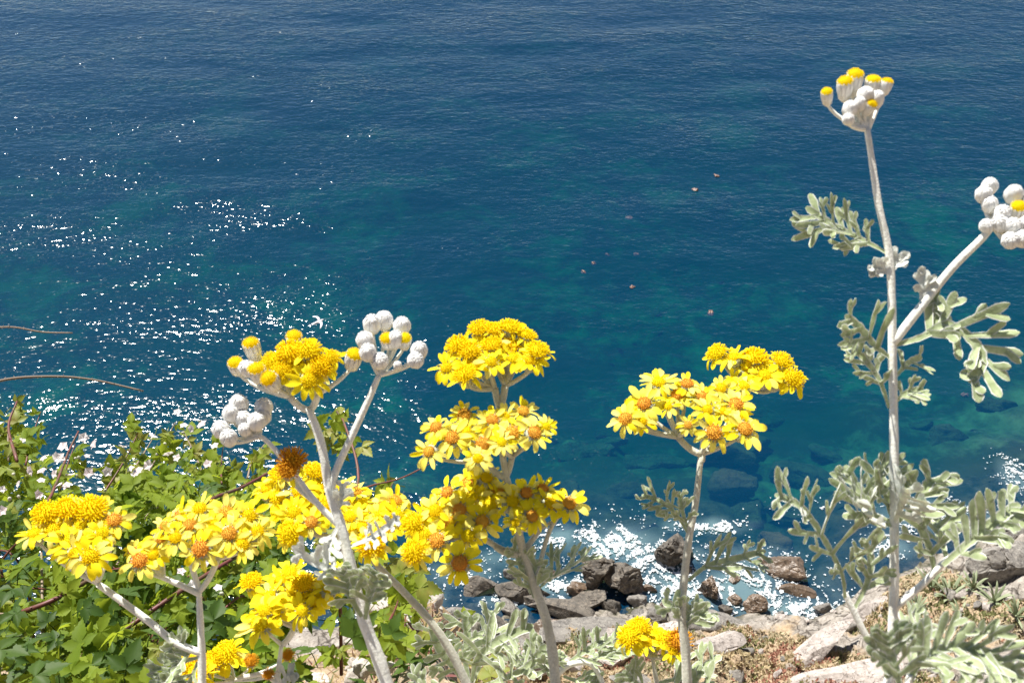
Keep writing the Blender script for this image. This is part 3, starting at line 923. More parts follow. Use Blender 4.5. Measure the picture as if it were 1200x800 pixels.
class Plant:
    def __init__(self, name, label, cat, depth, group=None):
        self.depth = depth
        self.root = bpy.data.objects.new(name, None)
        COL.objects.link(self.root)
        tag(self.root, label, cat, group)
        self.np = 0
        self.extra = MB()
        self.base = None

    def P(self, px, py, off=0.0):
        return at(px, py, self.depth + off)

    def main(self, pts, wpx, mat='felt', name='stem', grow=1.25):
        """main stem through picture points, running on down to the soil"""
        w = [self.P(*p) for p in pts]           # listed from bottom to top
        p0 = w[0]
        t = unit(w[0] - w[1])
        g0 = p0 + np.array([t[0] * 0.10, t[1] * 0.10, 0]) + np.array([0, 0.02, 0])
        gz = ground_z(g0[0], g0[1])
        base = np.array([g0[0], g0[1], gz - 0.005])
        self.base = base
        self.root.location = tuple(base)
        mid = p0 + t * (p0[2] - gz) * 0.45
        path = bez(base, mid, p0, 8)[:-1] + spline(w, 6)
        n = len(path)
        r0 = wpx * 0.9 * self.depth / FPX / 2
        rad = [r0 * (grow - (grow - 0.62) * i / (n - 1)) * (1 + 0.05 * math.sin(i * 2.1) + (0.10 if i % 6 == 2 else 0)) for i in range(n)]
        mb = MB(); mb.tube([p - base for p in path], rad, 20, ridge=0.06)
        link(name, mb.mesh(name, [mat]), self.root)

    def branch(self, pts, w0, w1, mat='felt'):
        w = [self.P(*p) for p in pts]
        path = spline(w, 6); n = len(path)
        k = self.depth / FPX / 2
        mb = MB(); mb.tube([p - self.base for p in path], [k * (w0 + (w1 - w0) * i / (n - 1)) for i in range(n)], 10)
        link('branch', mb.mesh('branch', [mat]), self.root)

    def head(self, px, py, r, kind, n, off, pale=0.3):
        R = r * self.depth / FPX
        pos = self.P(px, py, off)
        spin = random.uniform(0, 6.28)
        if kind in 'by':
            o = link('flower_bud', BUD if kind == 'b' else BUDY, self.root, pos - self.base)
            o.rotation_mode = 'QUATERNION'; o.rotation_quaternion = frame_to(n, spin)
            o.scale = (R * random.uniform(.92, 1.05), R * random.uniform(.92, 1.05), R * random.uniform(.95, 1.15))
            if kind == 'y':
                c = link('disc', CAP, o, (0, 0, 0.5))
            return pos - n * R * (0.95 if kind == 'b' else 1.15)
        o = link('flower_head', CUP, self.root, pos - self.base)
        o.rotation_mode = 'QUATERNION'; o.rotation_quaternion = frame_to(n, spin)
        o.scale = (R, R, R)
        link('disc', DISC[kind], o, (0, 0, 0.03)).scale = ((random.uniform(.70, .88) if kind in 'fo' else random.uniform(.92, 1.08)),) * 3
        npet = random.randint(12, 15) if kind in 'fo' else random.randint(11, 13)
        if kind == 'd':
            npet = 4
        for k in range(npet):
            if random.random() < 0.05:
                continue
            a = k * 2 * math.pi / npet + random.uniform(-.13, .13)
            pm = random.choice(PETALS)[1 if random.random() < pale else 0]
            droop = {'f': random.gauss(0.06, .12), 'o': random.gauss(0.12, .14), 's': random.gauss(0.36, .2), 'd': random.gauss(1.0, .2)}[kind]
            sl = random.uniform(.86, 1.08)
            mat = Matrix.Rotation(a, 4, 'Z') @ Matrix.Rotation(droop, 4, 'Y') @ Matrix.Rotation(random.gauss(0, .18), 4, 'X') @ Matrix.Diagonal((sl, random.uniform(.9, 1.15), 1, 1))
            self.np += 1
            if self.np <= 290:
                p = link('petal', pm, o)
                p.matrix_local = mat
            else:
                W = Matrix.Translation(Vector(pos - self.base)) @ frame_to(n, spin).to_matrix().to_4x4() @ Matrix.Scale(R, 4) @ mat
                self.extra.add([W @ v.co for v in pm.vertices], [tuple(f.vertices) for f in pm.polygons], 1 if pm.materials[0] == M['petal_pale'] else 0)
        return pos - n * R * 0.76

    def cluster(self, fork, heads, kind='f', r=20, w=4.0, pale=0.3, flat=0.9, up=1.0, tocam=0.35, mat='felt', forkoff=0.0, subforks=(), doff=0.0):
        """a flat-topped spray: heads spread over a tilted plane, each on its own stalk to the fork"""
        hs = [(h + (None,) * (4 - len(h))) for h in heads]
        cx = sum(h[0] for h in hs) / len(hs); cy = sum(h[1] for h in hs) / len(hs)
        cw = self.P(cx, cy)
        fk = self.P(*fork, forkoff)
        mb = MB()
        k = self.depth / FPX
        tc = unit(CAMP - cw)
        for (px, py, kd, rr) in hs:
            kd = kd or kind
            rr = (rr or r) * random.uniform(.96, 1.12) * (0.90 if kd in 'by' else 1.06)
            off = (cy - py) * k * flat + random.uniform(-.003, .003) + doff
            pos = self.P(px, py, off)
            out = pos - cw; out = out / (0.03 + np.linalg.norm(out))
            n = unit(np.array([0, 0, 1.0]) * up + out * 0.75 + tc * tocam + RNG.normal(size=3) * 0.12)
            b = self.head(px, py, rr, kd, n, off, pale)
            best = fk
            for sf in subforks:
                s3 = self.P(*sf, forkoff)
                if np.linalg.norm(s3 - b) < np.linalg.norm(best - b):
                    best = s3
            L_ = np.linalg.norm(best - b)
            path = bez(best, b - n * L_ * 0.45 * 0.6 + (best - b) * 0.25, b, 7)
            r0 = w * k / 2
            mb.tube([p - self.base for p in path], [r0 * (1 - 0.35 * i / 6) for i in range(7)], 7)
        for sf in subforks:
            s3 = self.P(*sf, forkoff)
            mb.tube([p - self.base for p in bez(fk, (fk + s3) / 2 + np.array([0, 0, -.004]), s3, 6)], [w * k * .7] * 6, 8)
        link('branch', mb.mesh('branch', [mat]), self.root)

    def leaf(self, pts, lobes=5, lobe=22, w=7, normal=None, off=(0, 0), stalk=True, upright=0.35, bias=0.0, under=False):
        n_ = len(pts)
        wp = [self.P(p[0], p[1], off[0] + (off[1] - off[0]) * i / (n_ - 1)) for i, p in enumerate(pts)]
        path = spline(wp, 7); m = len(path)
        k = self.depth / FPX
        tc = unit(CAMP - wp[0])
        nm = unit(np.array([0, 0, 1.0]) * 0.6 + tc * 0.8 + RNG.normal(size=3) * 0.25) if normal is None else unit(normal)
        mt, mu = (0, 1) if not under else (1, 1)
        mb = MB()
        W = w * k / 2
        mb.sheet([p - self.base for p in path], [W * (0.45 + 0.55 * min(1, i / m * 1.5)) for i in range(m - 1)] + [W * 0.4], 0.45 * k, nm, mt, mu, 0.3)
        lobes += 1
        L_ = lobe * k * 1.12
        for a in range(lobes):
            t = 0.22 + 0.78 * (a + 0.5) / lobes
            i = min(m - 2, int(t * (m - 1)))
            p = path[i]; tg = unit(path[i + 1] - path[i])
            nn = unit(nm - tg * nm.dot(tg)); sd = np.cross(tg, nn)
            for s in (-1, 1):
                if random.random() < 0.06:
                    continue
                ll = L_ * (0.55 + 0.75 * math.sin(math.pi * min(1, t * 0.85 + 0.1))) * random.uniform(.75, 1.2) * (1 + s * bias)
                dr = unit(tg * random.uniform(.55, .95) + sd * s * random.uniform(.7, 1.0) + nn * random.uniform(upright - .35, upright + .35))
                curl = nn * random.uniform(-.15, .35) * ll
                pp = [p + dr * ll * q + curl * q * q for q in (0, .2, .4, .6, .8, .93, 1)]
                ww = W * random.uniform(.6, .88)
                mb.sheet([x - self.base for x in pp], [ww * q for q in (.75, .78, .88, 1.05, 1.08, .80, .15)], 0.45 * k, unit(nn + dr * random.uniform(-.3, .3) + np.cross(dr, nn) * random.uniform(-.45, .45)), mt, mu, random.uniform(-.3, .6), random.uniform(0, 6))
                for s2 in (-1, 1):
                    if random.random() < 0.7:
                        p2 = pp[3] if s2 > 0 else pp[2]
                        sd2 = np.cross(dr, nn)
                        d2 = unit(dr * .8 + sd2 * s2 * random.uniform(.5, .85) + nn * random.uniform(0, .4))
                        l2 = ll * random.uniform(.32, .5)
                        mb.sheet([p2 + d2 * l2 * q - self.base for q in (0, .3, .6, .88, 1)], [ww * q for q in (.7, .8, .9, .72, .15)], 0.45 * k, unit(nn + np.cross(dr, nn) * random.uniform(-.4, .4)), mt, mu, random.uniform(-.2, .5), random.uniform(0, 6))
        link('leaf', mb.mesh('leaf', ['leaf_top', 'leaf_under']), self.root)

    def done(self):
        if self.extra.f:
            tag(link('petals', self.extra.mesh('petals', ['petal', 'petal_pale']), self.root), kind='stuff')


# ---------------------------------------------------------------- tall silver stem on the right
p = Plant('silver_ragwort', 'tall white felted stem with closed buds on top and lobed silver leaves', 'plant', 0.40)
p.main([(1040, 815), (1046, 740), (1048, 600), (1046, 430), (1043, 310), (1029, 235), (1016, 150)], 12.5, grow=1.15)
p.branch([(1046, 402), (1075, 365), (1115, 315), (1150, 280), (1165, 262)], 11, 8)
p.cluster((1017, 152), [(969, 113, 'y', 10), (990, 103, 'y', 13), (1001, 96, 'y', 14), (1022, 100, 'y', 12), (1038, 101, 'y', 11), (996, 128, 'b', 11), (1014, 112, 'b', 13), (1027, 117, 'b', 11), (994, 140, 'b', 8), (1019, 126, 'y', 10), (1008, 122, 'b', 11)], 'y', 12, 6, flat=0.5, tocam=0.15)
p.cluster((1163, 265), [(1160, 218, 'b'), (1153, 228, 'b'), (1188, 228, 'b', 14), (1160, 240, 'b'), (1175, 250, 'b'), (1192, 247, 'y', 13), (1172, 262, 'b'), (1187, 265, 'b'), (1184, 282, 'b'), (1198, 280, 'b'), (1205, 262, 'b', 13), (1156, 265, 'b', 10), (1207, 238, 'b')], 'b', 12.5, 5, flat=0.7, tocam=0.5, up=0.7)
p.leaf([(1042, 298), (1008, 280), (972, 262), (944, 243)], 7, 32, 10, normal=(-.2, -.3, .8), upright=.2, bias=-.15)
p.leaf([(1046, 405), (1080, 395), (1110, 380), (1140, 400), (1150, 425), (1136, 448)], 7, 30, 13, upright=.1, bias=-.2, off=(0, -.01))
p.leaf([(1044, 420), (1025, 405), (1008, 385), (990, 370)], 3, 34, 11, off=(0, -.01))
p.leaf([(1042, 478), (1030, 445), (1012, 420), (992, 402)], 4, 20, 9, upright=.2)
p.leaf([(1050, 470), (1062, 460), (1082, 455)], 2, 16, 8)
p.leaf([(1050, 440), (1064, 425), (1080, 418)], 2, 18, 9, off=(0, .02))
p.leaf([(1042, 320), (1032, 316), (1022, 312)], 2, 12, 11, under=True)
p.leaf([(1045, 318), (1052, 308), (1053, 302)], 2, 12, 11, under=True)
p.leaf([(1080, 352), (1082, 335), (1085, 316)], 2, 12, 11, under=True)
p.leaf([(1100, 338), (1096, 360), (1100, 376)], 2, 14, 11)
for a in ([(1046, 612), (1020, 600), (1005, 575), (990, 545)], [(1046, 612), (1040, 590), (1034, 565), (1030, 550)], [(1050, 612), (1068, 598), (1082, 575), (1092, 560)], [(1046, 615), (1022, 612), (1006, 590), (992, 578)], [(1047, 612), (1055, 590), (1062, 572)]):
    p.leaf(a, 4, 30, 12, off=(0, random.uniform(-.03, .01)), normal=(random.uniform(-.3, .3), -.25, .9))
p.branch([(1046, 790), (1018, 750), (1000, 715), (990, 695)], 9, 7)
p.leaf([(990, 700), (985, 670), (958, 620), (935, 592), (908, 580)], 6, 36, 10, normal=(.1, -.3, .9), off=(-.005, -.02))
p.leaf([(1000, 715), (1015, 685), (1020, 655), (1010, 630)], 4, 26, 10, normal=(.1, -.3, .9))
p.branch([(1048, 712), (1080, 685), (1105, 660), (1130, 640)], 9, 7)
p.leaf([(1105, 662), (1130, 640), (1160, 615), (1195, 590)], 6, 30, 13, normal=(-.1, -.3, .9), off=(-.01, -.02))
p.leaf([(1095, 670), (1090, 645), (1080, 620), (1078, 600)], 3, 30, 12, normal=(-.1, -.3, .9))
p.leaf([(1110, 655), (1100, 625), (1095, 600)], 3, 30, 12, off=(0, .02), normal=(-.1, -.3, .9))
p.done()
p = Plant('silver_ragwort', 'leafy silver shoot with curled white edged leaves at the foot of the tall stem', 'plant', 0.31)
p.main([(1060, 860), (1062, 815), (1066, 790)], 13)
p.leaf([(1060, 812), (1078, 775), (1110, 758), (1150, 762), (1200, 792)], 9, 34, 13, normal=(0, -.5, .8), upright=.5)
p.leaf([(1055, 812), (1050, 785), (1042, 762), (1040, 740)], 5, 30, 13, normal=(0, -.5, 1))
p.leaf([(1062, 820), (1120, 810), (1170, 805), (1215, 785)], 7, 34, 13, normal=(.2, -.4, 1), off=(0, .04))
p.leaf([(1062, 815), (1070, 770), (1072, 740), (1090, 725)], 5, 32, 13, normal=(.2, -.4, 1), off=(0, .05))
p.done()

# ---------------------------------------------------------------- right daisies
p = Plant('yellow_ragwort', 'yellow daisy cluster on a slim stem in front of open green water', 'plant', 0.52)
p.main([(806, 815), (803, 760), (799, 715), (806, 640), (815, 590), (822, 532)], 11.5, 'felt_grey')
p.branch([(822, 540, .004), (827, 505, .016), (838, 480, .022), (850, 462, .025)], 8, 7, 'felt_grey')
p.cluster((822, 532), [(733, 491, 'o', 20), (755, 473, 'o', 23), (772, 448, 'f', 22), (794, 463, 'o', 24), (805, 450, 'o', 18), (822, 464, 'o', 20), (845, 455, 'f', 18), (862, 474, 'o', 22), (836, 507, 'o', 24), (873, 503, 'o', 24), (806, 498, 'o', 12), (829, 480, 'f', 18), (848, 482, 'f', 18), (752, 494, 'f', 16), (866, 488, 'f', 18), (783, 476, 'f', 16)], 'o', 21, 6, pale=.75, mat='felt_grey', subforks=((795, 512),), tocam=.6, doff=-.006)
p.cluster((850, 462), [(841, 414, 's', 22), (860, 419, 'f', 23), (885, 420, 's', 22), (896, 440, 'f', 25), (916, 424, 's', 22), (930, 444, 's', 22), (910, 445, 'f', 20), (875, 432, 'f', 18), (858, 447, 'f', 19), (872, 452, 'f', 18)], 'f', 22, 5.5, pale=.25, mat='felt_grey', subforks=((868, 450),), forkoff=.025, doff=.02)
p.leaf([(808, 628), (792, 602), (775, 588), (752, 580)], 4, 20, 6.5, normal=(-.1, -.3, 1))
p.leaf([(808, 625), (800, 600), (796, 575)], 2, 16, 6)
p.leaf([(806, 680), (830, 662), (860, 655), (897, 645)], 4, 26, 9, normal=(.2, -.4, 1), off=(0, .03))
p.leaf([(800, 730), (790, 715), (776, 702)], 2, 20, 10)
p.leaf([(802, 735), (815, 722), (830, 715)], 3, 18, 10)
p.leaf([(803, 745), (806, 722), (808, 708)], 2, 18, 9)
p.done()
p = Plant('yellow_ragwort', 'low pair of yellow daisies in front of pale shore rocks', 'plant', 0.56)
p.main([(772, 815), (768, 790), (764, 768)], 7, 'felt_grey')
p.cluster((764, 770), [(737, 746, 's', 22), (750, 734, 's', 20), (765, 742, 'f', 18), (780, 750, 's', 19), (796, 752, 'd', 22), (757, 752, 'f', 17), (788, 762, 'f', 16)], 's', 20, 5, pale=.1, mat='felt_grey', tocam=.4)
p.leaf([(770, 800), (795, 795), (820, 785), (845, 768)], 3, 26, 10, off=(0, .03))
p.leaf([(768, 812), (745, 800), (730, 785)], 3, 22, 9)
p.leaf([(775, 815), (800, 812), (838, 800)], 3, 30, 11)
p.done()

# ---------------------------------------------------------------- middle daisies in three tiers
p = Plant('yellow_ragwort', 'tallest yellow daisy stem carrying three tiers of blooms above the shore rocks', 'plant', 0.50)
p.main([(652, 815), (648, 770), (640, 725), (628, 690), (612, 640), (600, 585), (590, 540), (586, 480)], 12, 'felt_grey')
p.cluster((586, 478), [(562, 386, 's'), (598, 385, 's'), (536, 405, 's'), (551, 412, 's'), (576, 405, 's'), (596, 408, 's'), (617, 394, 's'), (630, 412, 's'), (622, 422, 'f'), (523, 431, 'f'), (553, 431, 'f'), (545, 440, 's'), (580, 388, 's'), (602, 420, 'f'), (575, 424, 'f')], 's', 21, 6, pale=.1, mat='felt_grey', tocam=0.12, flat=.8, subforks=((580, 455), (592, 452)))
p.cluster((592, 560), [(544, 486, 'o'), (511, 501, 'o', 18), (530, 513, 'o', 23), (503, 529, 'o', 20), (547, 505, 'f', 18), (566, 520, 'o', 21), (577, 492, 'o', 20), (600, 507, 'o', 23), (613, 482, 'o', 20), (626, 507, 'o', 23), (588, 518, 'f', 18), (560, 537, 'f', 17), (640, 500, 'f', 16), (592, 488, 'f', 17), (570, 506, 'f', 18)], 'o', 21, 5.5, pale=.75, mat='felt_grey', tocam=.55, subforks=((570, 540), (600, 535)), doff=-.018)
p.cluster((607, 650), [(549, 566, 'o'), (583, 574, 'o'), (524, 577, 'o'), (539, 598, 'o'), (565, 611, 'o', 25), (526, 612, 'o'), (513, 633, 'o', 23), (498, 626, 'f'), (485, 614, 's'), (485, 647, 's', 20), (539, 660, 'o', 26), (617, 578, 'o'), (623, 605, 'o', 23), (636, 573, 'o'), (667, 590, 'o', 24), (570, 560, 'f'), (553, 582, 'f'), (510, 598, 'f'), (548, 628, 'f'), (574, 592, 'f'), (600, 588, 'f'), (645, 590, 'f'), (500, 605, 'f'), (604, 612, 'f', 16)], 'o', 22, 5, pale=.35, mat='felt_grey', tocam=.55, subforks=((580, 640), (560, 625), (632, 620)), doff=-.012)
p.branch([(626, 695), (634, 655), (645, 620), (658, 600)], 6, 4.5, 'felt_grey')
p.leaf([(624, 698), (640, 682), (662, 668), (690, 652)], 4, 30, 8, normal=(.1, .5, .7), off=(0, .015))
p.leaf([(622, 695), (612, 670), (606, 650), (600, 640)], 3, 18, 8)
p.leaf([(626, 700), (622, 680), (630, 655)], 3, 20, 9)
p.done()
p = Plant('silver_ragwort', 'low rosette of broad silver leaves around the foot of the three tier stem', 'plant', 0.60)
p.main([(560, 850), (556, 822), (552, 798)], 9)
for a, lo, ll, w in (([(552, 800), (560, 770), (585, 750), (625, 732)], 5, 30, 11), ([(550, 802), (545, 770), (548, 745), (545, 715)], 4, 26, 10), ([(550, 805), (530, 780), (515, 760), (505, 730)], 4, 26, 10), 
                     ([(556, 808), (590, 795), (620, 780), (640, 755)], 4, 26, 10),  ([(553, 800), (570, 760), (578, 735), (575, 715)], 4, 22, 9), ([(545, 812), (505, 812), (478, 800)], 4, 22, 10)):
    p.leaf(a, lo, ll, w, off=(0, random.uniform(-.03, .03)), normal=(random.uniform(-.3, .3), -.35, .9))
p.done()
p = Plant('silver_ragwort', 'small silver leafed shoot with arching white stalks beside the pale rocks', 'plant', 0.66)
p.main([(650, 850), (648, 815), (652, 788)], 7)
p.branch([(652, 790), (668, 778), (690, 776), (702, 790), (710, 815)], 8, 6)
for a in ([(655, 788), (672, 772), (690, 760), (705, 748)], [(690, 778), (710, 765), (735, 752)], [(655, 792), (630, 778), (612, 765)], [(660, 792), (685, 800), (705, 800)], [(650, 800), (640, 780), (650, 762)]):
    p.leaf(a, 4, 20, 7, normal=(random.uniform(-.3, .3), -.35, .9))
p.done()

# ---------------------------------------------------------------- left centre stem with buds and spiky blooms
p = Plant('silver_ragwort', 'white forked stem with spiky yellow blooms and two sprays of white buds', 'plant', 0.44)
p.main([(462, 830), (447, 780), (428, 730), (415, 680), (402, 625), (388, 580), (376, 520), (362, 478)], 16, 'felt', grow=1.2)
p.branch([(388, 572), (395, 548), (415, 505), (432, 468), (444, 440)], 10, 7)
p.branch([(400, 618), (372, 590), (345, 555), (318, 522), (304, 510)], 8, 5)
p.cluster((362, 480), [(277, 429, 'y', 13), (296, 409, 'y', 15), (302, 437, 'y', 14), (318, 447, 'y', 15), (345, 399, 'y', 15), (319, 424, 's', 20), (340, 414, 's', 24), (361, 411, 's', 24), (348, 432, 's', 25), (362, 446, 'f', 24), (388, 420, 's', 18), (414, 421, 'y', 15), (330, 435, 's', 18), (376, 430, 's', 22), (290, 432, 'b', 12)], 's', 20, 6, pale=.05, tocam=.35, flat=.6, subforks=((340, 465), (372, 462)))
p.cluster((444, 440), [(436, 380, 'b'), (450, 376, 'b'), (471, 382, 'b'), (428, 399, 'b'), (454, 400, 'y', 13), (474, 400, 'y', 13), (431, 413, 'b'), (445, 423, 'b', 12), (491, 411, 'b'), (487, 422, 'b', 12), (463, 398, 'b'), (466, 428, 'b', 6)], 'b', 13, 5, flat=.6, tocam=.35)
p.cluster((304, 512), [(280, 474, 'b'), (271, 485, 'b'), (285, 491, 'b'), (309, 477, 'b'), (301, 494, 'b'), (259, 503, 'b'), (268, 513, 'b'), (308, 488, 'b'), (287, 503, 'b', 10)], 'b', 13, 5, flat=.6, tocam=.35)
p.cluster((372, 590), [(342, 541, 'd', 22), (338, 552, 'd', 18)], 'd', 20, 6, tocam=.1)
p.leaf([(424, 722), (412, 700), (405, 680), (400, 668)], 4, 22, 11, normal=(0, -.8, .6), off=(-.01, -.015))
p.leaf([(428, 725), (432, 700), (438, 680), (440, 668)], 4, 20, 11, normal=(0, -.8, .6), off=(-.01, -.015))
p.leaf([(412, 660), (395, 668), (370, 660), (342, 640)], 3, 22, 9, under=True, off=(0, -.02))
p.leaf([(410, 640), (430, 632), (450, 620), (468, 605)], 4, 14, 8, under=True, off=(0, -.02))
p.leaf([(398, 612), (385, 640), (380, 670)], 3, 16, 8, under=True, off=(0, -.01))
p.leaf([(395, 600), (400, 585), (402, 566)], 3, 12, 7, under=True)
p.done()
p = Plant('yellow_ragwort', 'crowded yellow daisies half hidden behind the white forked stem', 'plant', 0.52)
p.main([(560, 830), (530, 765), (500, 722), (470, 690), (445, 665), (420, 640), (400, 625)], 10, 'felt_grey')
p.cluster((430, 645), [(417, 577, 'o'), (449, 593, 'o'), (463, 587, 'o'), (424, 592, 'f'), (442, 607, 'f'), (466, 604, 'f'), (435, 638, 's', 24), (400, 572, 'f'), (455, 618, 'f', 18), (410, 606, 'f'), (425, 618, 'f'), (408, 590, 'f')], 'f', 21, 5, pale=.4, mat='felt_grey', tocam=.4)
p.cluster((400, 628), [(325, 583, 'f', 26), (330, 557, 's'), (312, 573, 'f'), (368, 553, 's'), (379, 594, 'f'), (365, 612, 'o'), (340, 625, 's'), (350, 575, 'f'), (345, 600, 'f'), (358, 590, 'f'), (333, 602, 'f', 18), (372, 572, 'f')], 'f', 22, 5, pale=.3, mat='felt_grey', tocam=.4, subforks=((360, 622),))
p.done()
p = Plant('yellow_ragwort', 'deep yellow daisies on a short stem over dry stony ground', 'plant', 0.54)
p.main([(326, 830), (326, 790), (330, 755)], 8, 'felt')
p.cluster((330, 755), [(295, 682, 's'), (316, 698, 'f', 24), (340, 671, 'f'), (356, 684, 's'), (305, 731, 'f', 28), (354, 715, 'f'), (375, 696, 'f'), (392, 676, 'f'), (328, 680, 'f'), (338, 700, 'f'), (310, 715, 'f'), (366, 705, 'f'), (385, 690, 'f'), (350, 698, 'f'), (322, 715, 'f')], 'f', 22, 5, pale=.12, tocam=.4, subforks=((345, 735),))
p.branch([(326, 800), (310, 790), (290, 792), (275, 796)], 7, 5)
p.cluster((275, 797), [(266, 765, 's', 24), (250, 775, 's', 22), (294, 775, 'd', 12), (314, 790, 'd', 11), (337, 768, 'd', 10), (234, 790, 's', 20), (222, 780, 's', 18)], 's', 20, 4, pale=.1, tocam=.3)
p.leaf([(325, 815), (335, 795), (345, 788)], 3, 12, 8, under=True)
p.done()

# ---------------------------------------------------------------- far left daisies
p = Plant('yellow_ragwort', 'two yellow daisy sprays on a forked grey stem in front of the bramble', 'plant', 0.50)
p.main([(236, 830), (237, 780), (235, 730), (233, 690)], 11, 'felt')
p.branch([(236, 765), (205, 752), (175, 728), (140, 702), (115, 684)], 9, 8)
p.branch([(233, 695), (218, 688), (200, 680), (190, 676)], 8, 6)
p.cluster((114, 683), [(54, 602, 's', 26), (81, 597, 's', 26), (108, 598, 's', 26), (134, 610, 'o', 24), (81, 634, 'f', 27), (106, 652, 'f', 29), (40, 625, 'f', 22), (63, 620, 'f', 24), (95, 615, 'f', 24), (120, 625, 'f', 22), (88, 648, 'f', 22)], 'f', 25, 6, pale=.35, tocam=.4)
p.cluster((234, 692), [(211, 604, 'o'), (223, 615, 'o'), (193, 616, 'o', 18), (236, 643, 'o', 24), (265, 601, 'o', 24), (269, 625, 'o', 24), (289, 615, 'o'), (234, 596, 'f'), (292, 604, 'f'), (284, 638, 'f'), (250, 615, 'f'), (206, 630, 'f'), (255, 632, 'f'), (302, 622, 'f'), (240, 622, 'f', 18)], 'o', 22, 5, pale=.75, tocam=.6, subforks=((222, 655), (255, 655)))
p.cluster((192, 677), [(164, 657, 'o', 24), (189, 630, 'o'), (156, 645, 'o', 16), (180, 650, 'f', 18)], 'o', 21, 5, pale=.6, tocam=.6)
for a in ([(232, 770), (215, 775), (200, 785), (185, 795)], [(228, 762), (215, 765), (205, 750)], [(234, 800), (210, 805), (175, 798)], [(232, 775), (222, 800), (205, 815)]):
    p.leaf(a, 3, 20, 8, normal=(-.2, -.5, .8))
p.done()

# ---------------------------------------------------------------- bramble thicket
LEAVES = {}


def leaflet(mb, base, dr, nrm, L_, W_, r):
    dr = unit(dr); nrm = unit(nrm - dr * nrm.dot(dr)); sd = np.cross(dr, nrm)
    prof = [0.10, 0.50, 0.80, 0.97, 1.0, 0.92, 0.80, 0.64, 0.46, 0.29, 0.13, 0.01]
    vs, fs = [], []
    fold = r.uniform(.15, .55); bend = r.uniform(-.4, .05)
    for i, w in enumerate(prof):
        t = i / (len(prof) - 1)
        tooth = 1 + (0.13 if i % 2 else -0.09)
        c = base + dr * L_ * t + nrm * L_ * bend * t * t
        for u in (-1, -.5, 0, .5, 1):
            wv = w * W_ * u * (tooth if abs(u) == 1 else 1)
            vs.append(c + sd * wv + nrm * abs(u) * fold * w * W_ - nrm * (0.05 * W_ if abs(u) == .5 and i % 2 else 0) + dr * (0.04 * L_ if abs(u) == 1 else 0) * (i % 2))
    for i in range(len(prof) - 1):
        for j in range(4):
            fs.append((i * 5 + j, i * 5 + j + 1, (i + 1) * 5 + j + 1, (i + 1) * 5 + j))
    mb.add(vs, fs)


for mt in ('bramble', 'bramble_dark', 'bramble_young'):
    LEAVES[mt] = []
    for k in range(5):
        r = random.Random(40 + k)
        mb = MB()
        mb.tube([(0, 0, -.035), (0.01, 0, -.012), (0.02, 0, 0)], [.0012, .0011, .0009], 5)
        z = np.array([0, 0, 1.0])
        leaflet(mb, np.array([.02, 0, 0]), np.array([1, r.uniform(-.2, .2), r.uniform(-.2, .2)]), z, .046, .0138, r)
        for s in (-1, 1):
            leaflet(mb, np.array([.016, 0, 0]), np.array([.35, s * 1.0, r.uniform(-.3, .1)]), z + np.array([0, r.uniform(-.3, .3), 0]), .037, .0115, r)
        if k > 2:
            for s in (-1, 1):
                leaflet(mb, np.array([.010, 0, 0]), np.array([-.45, s * 0.9, r.uniform(-.3, .1)]), z, .030, .0095, r)
        LEAVES[mt].append(mb.mesh('leaf', [mt]))
mb = MB()
for i in range(5):
    a = i * 2 * math.pi / 5
    c_, s_ = math.cos(a), math.sin(a)
    r = random.Random(i)
    leaflet(mb, np.array([.001 * c_, .001 * s_, 0]), np.array([c_, s_, .3]), np.array([0, 0, 1.0]), .012, .0065, r)
BLOS = mb.mesh('blossom', ['blossom'])
mb = MB(); mb.lathe([(0.0005, -.005), (.003, -.003), (.0036, 0), (.0028, .003), (0, .0045)], 8)
BBUD = mb.mesh('flower_bud', ['berry'])

SKY = [(0, 500), (30, 520), (55, 545), (90, 575), (125, 585), (150, 540), (200, 535), (240, 535), (270, 560), (330, 575), (380, 590), (430, 630), (470, 665), (495, 705), (545, 725), (560, 800)]


def skyline(px):
    return np.interp(px, [s[0] for s in SKY], [s[1] for s in SKY])


def bush_depth(py):
    return np.interp(py, [470, 560, 660, 800], [1.95, 1.75, 1.45, 1.12])


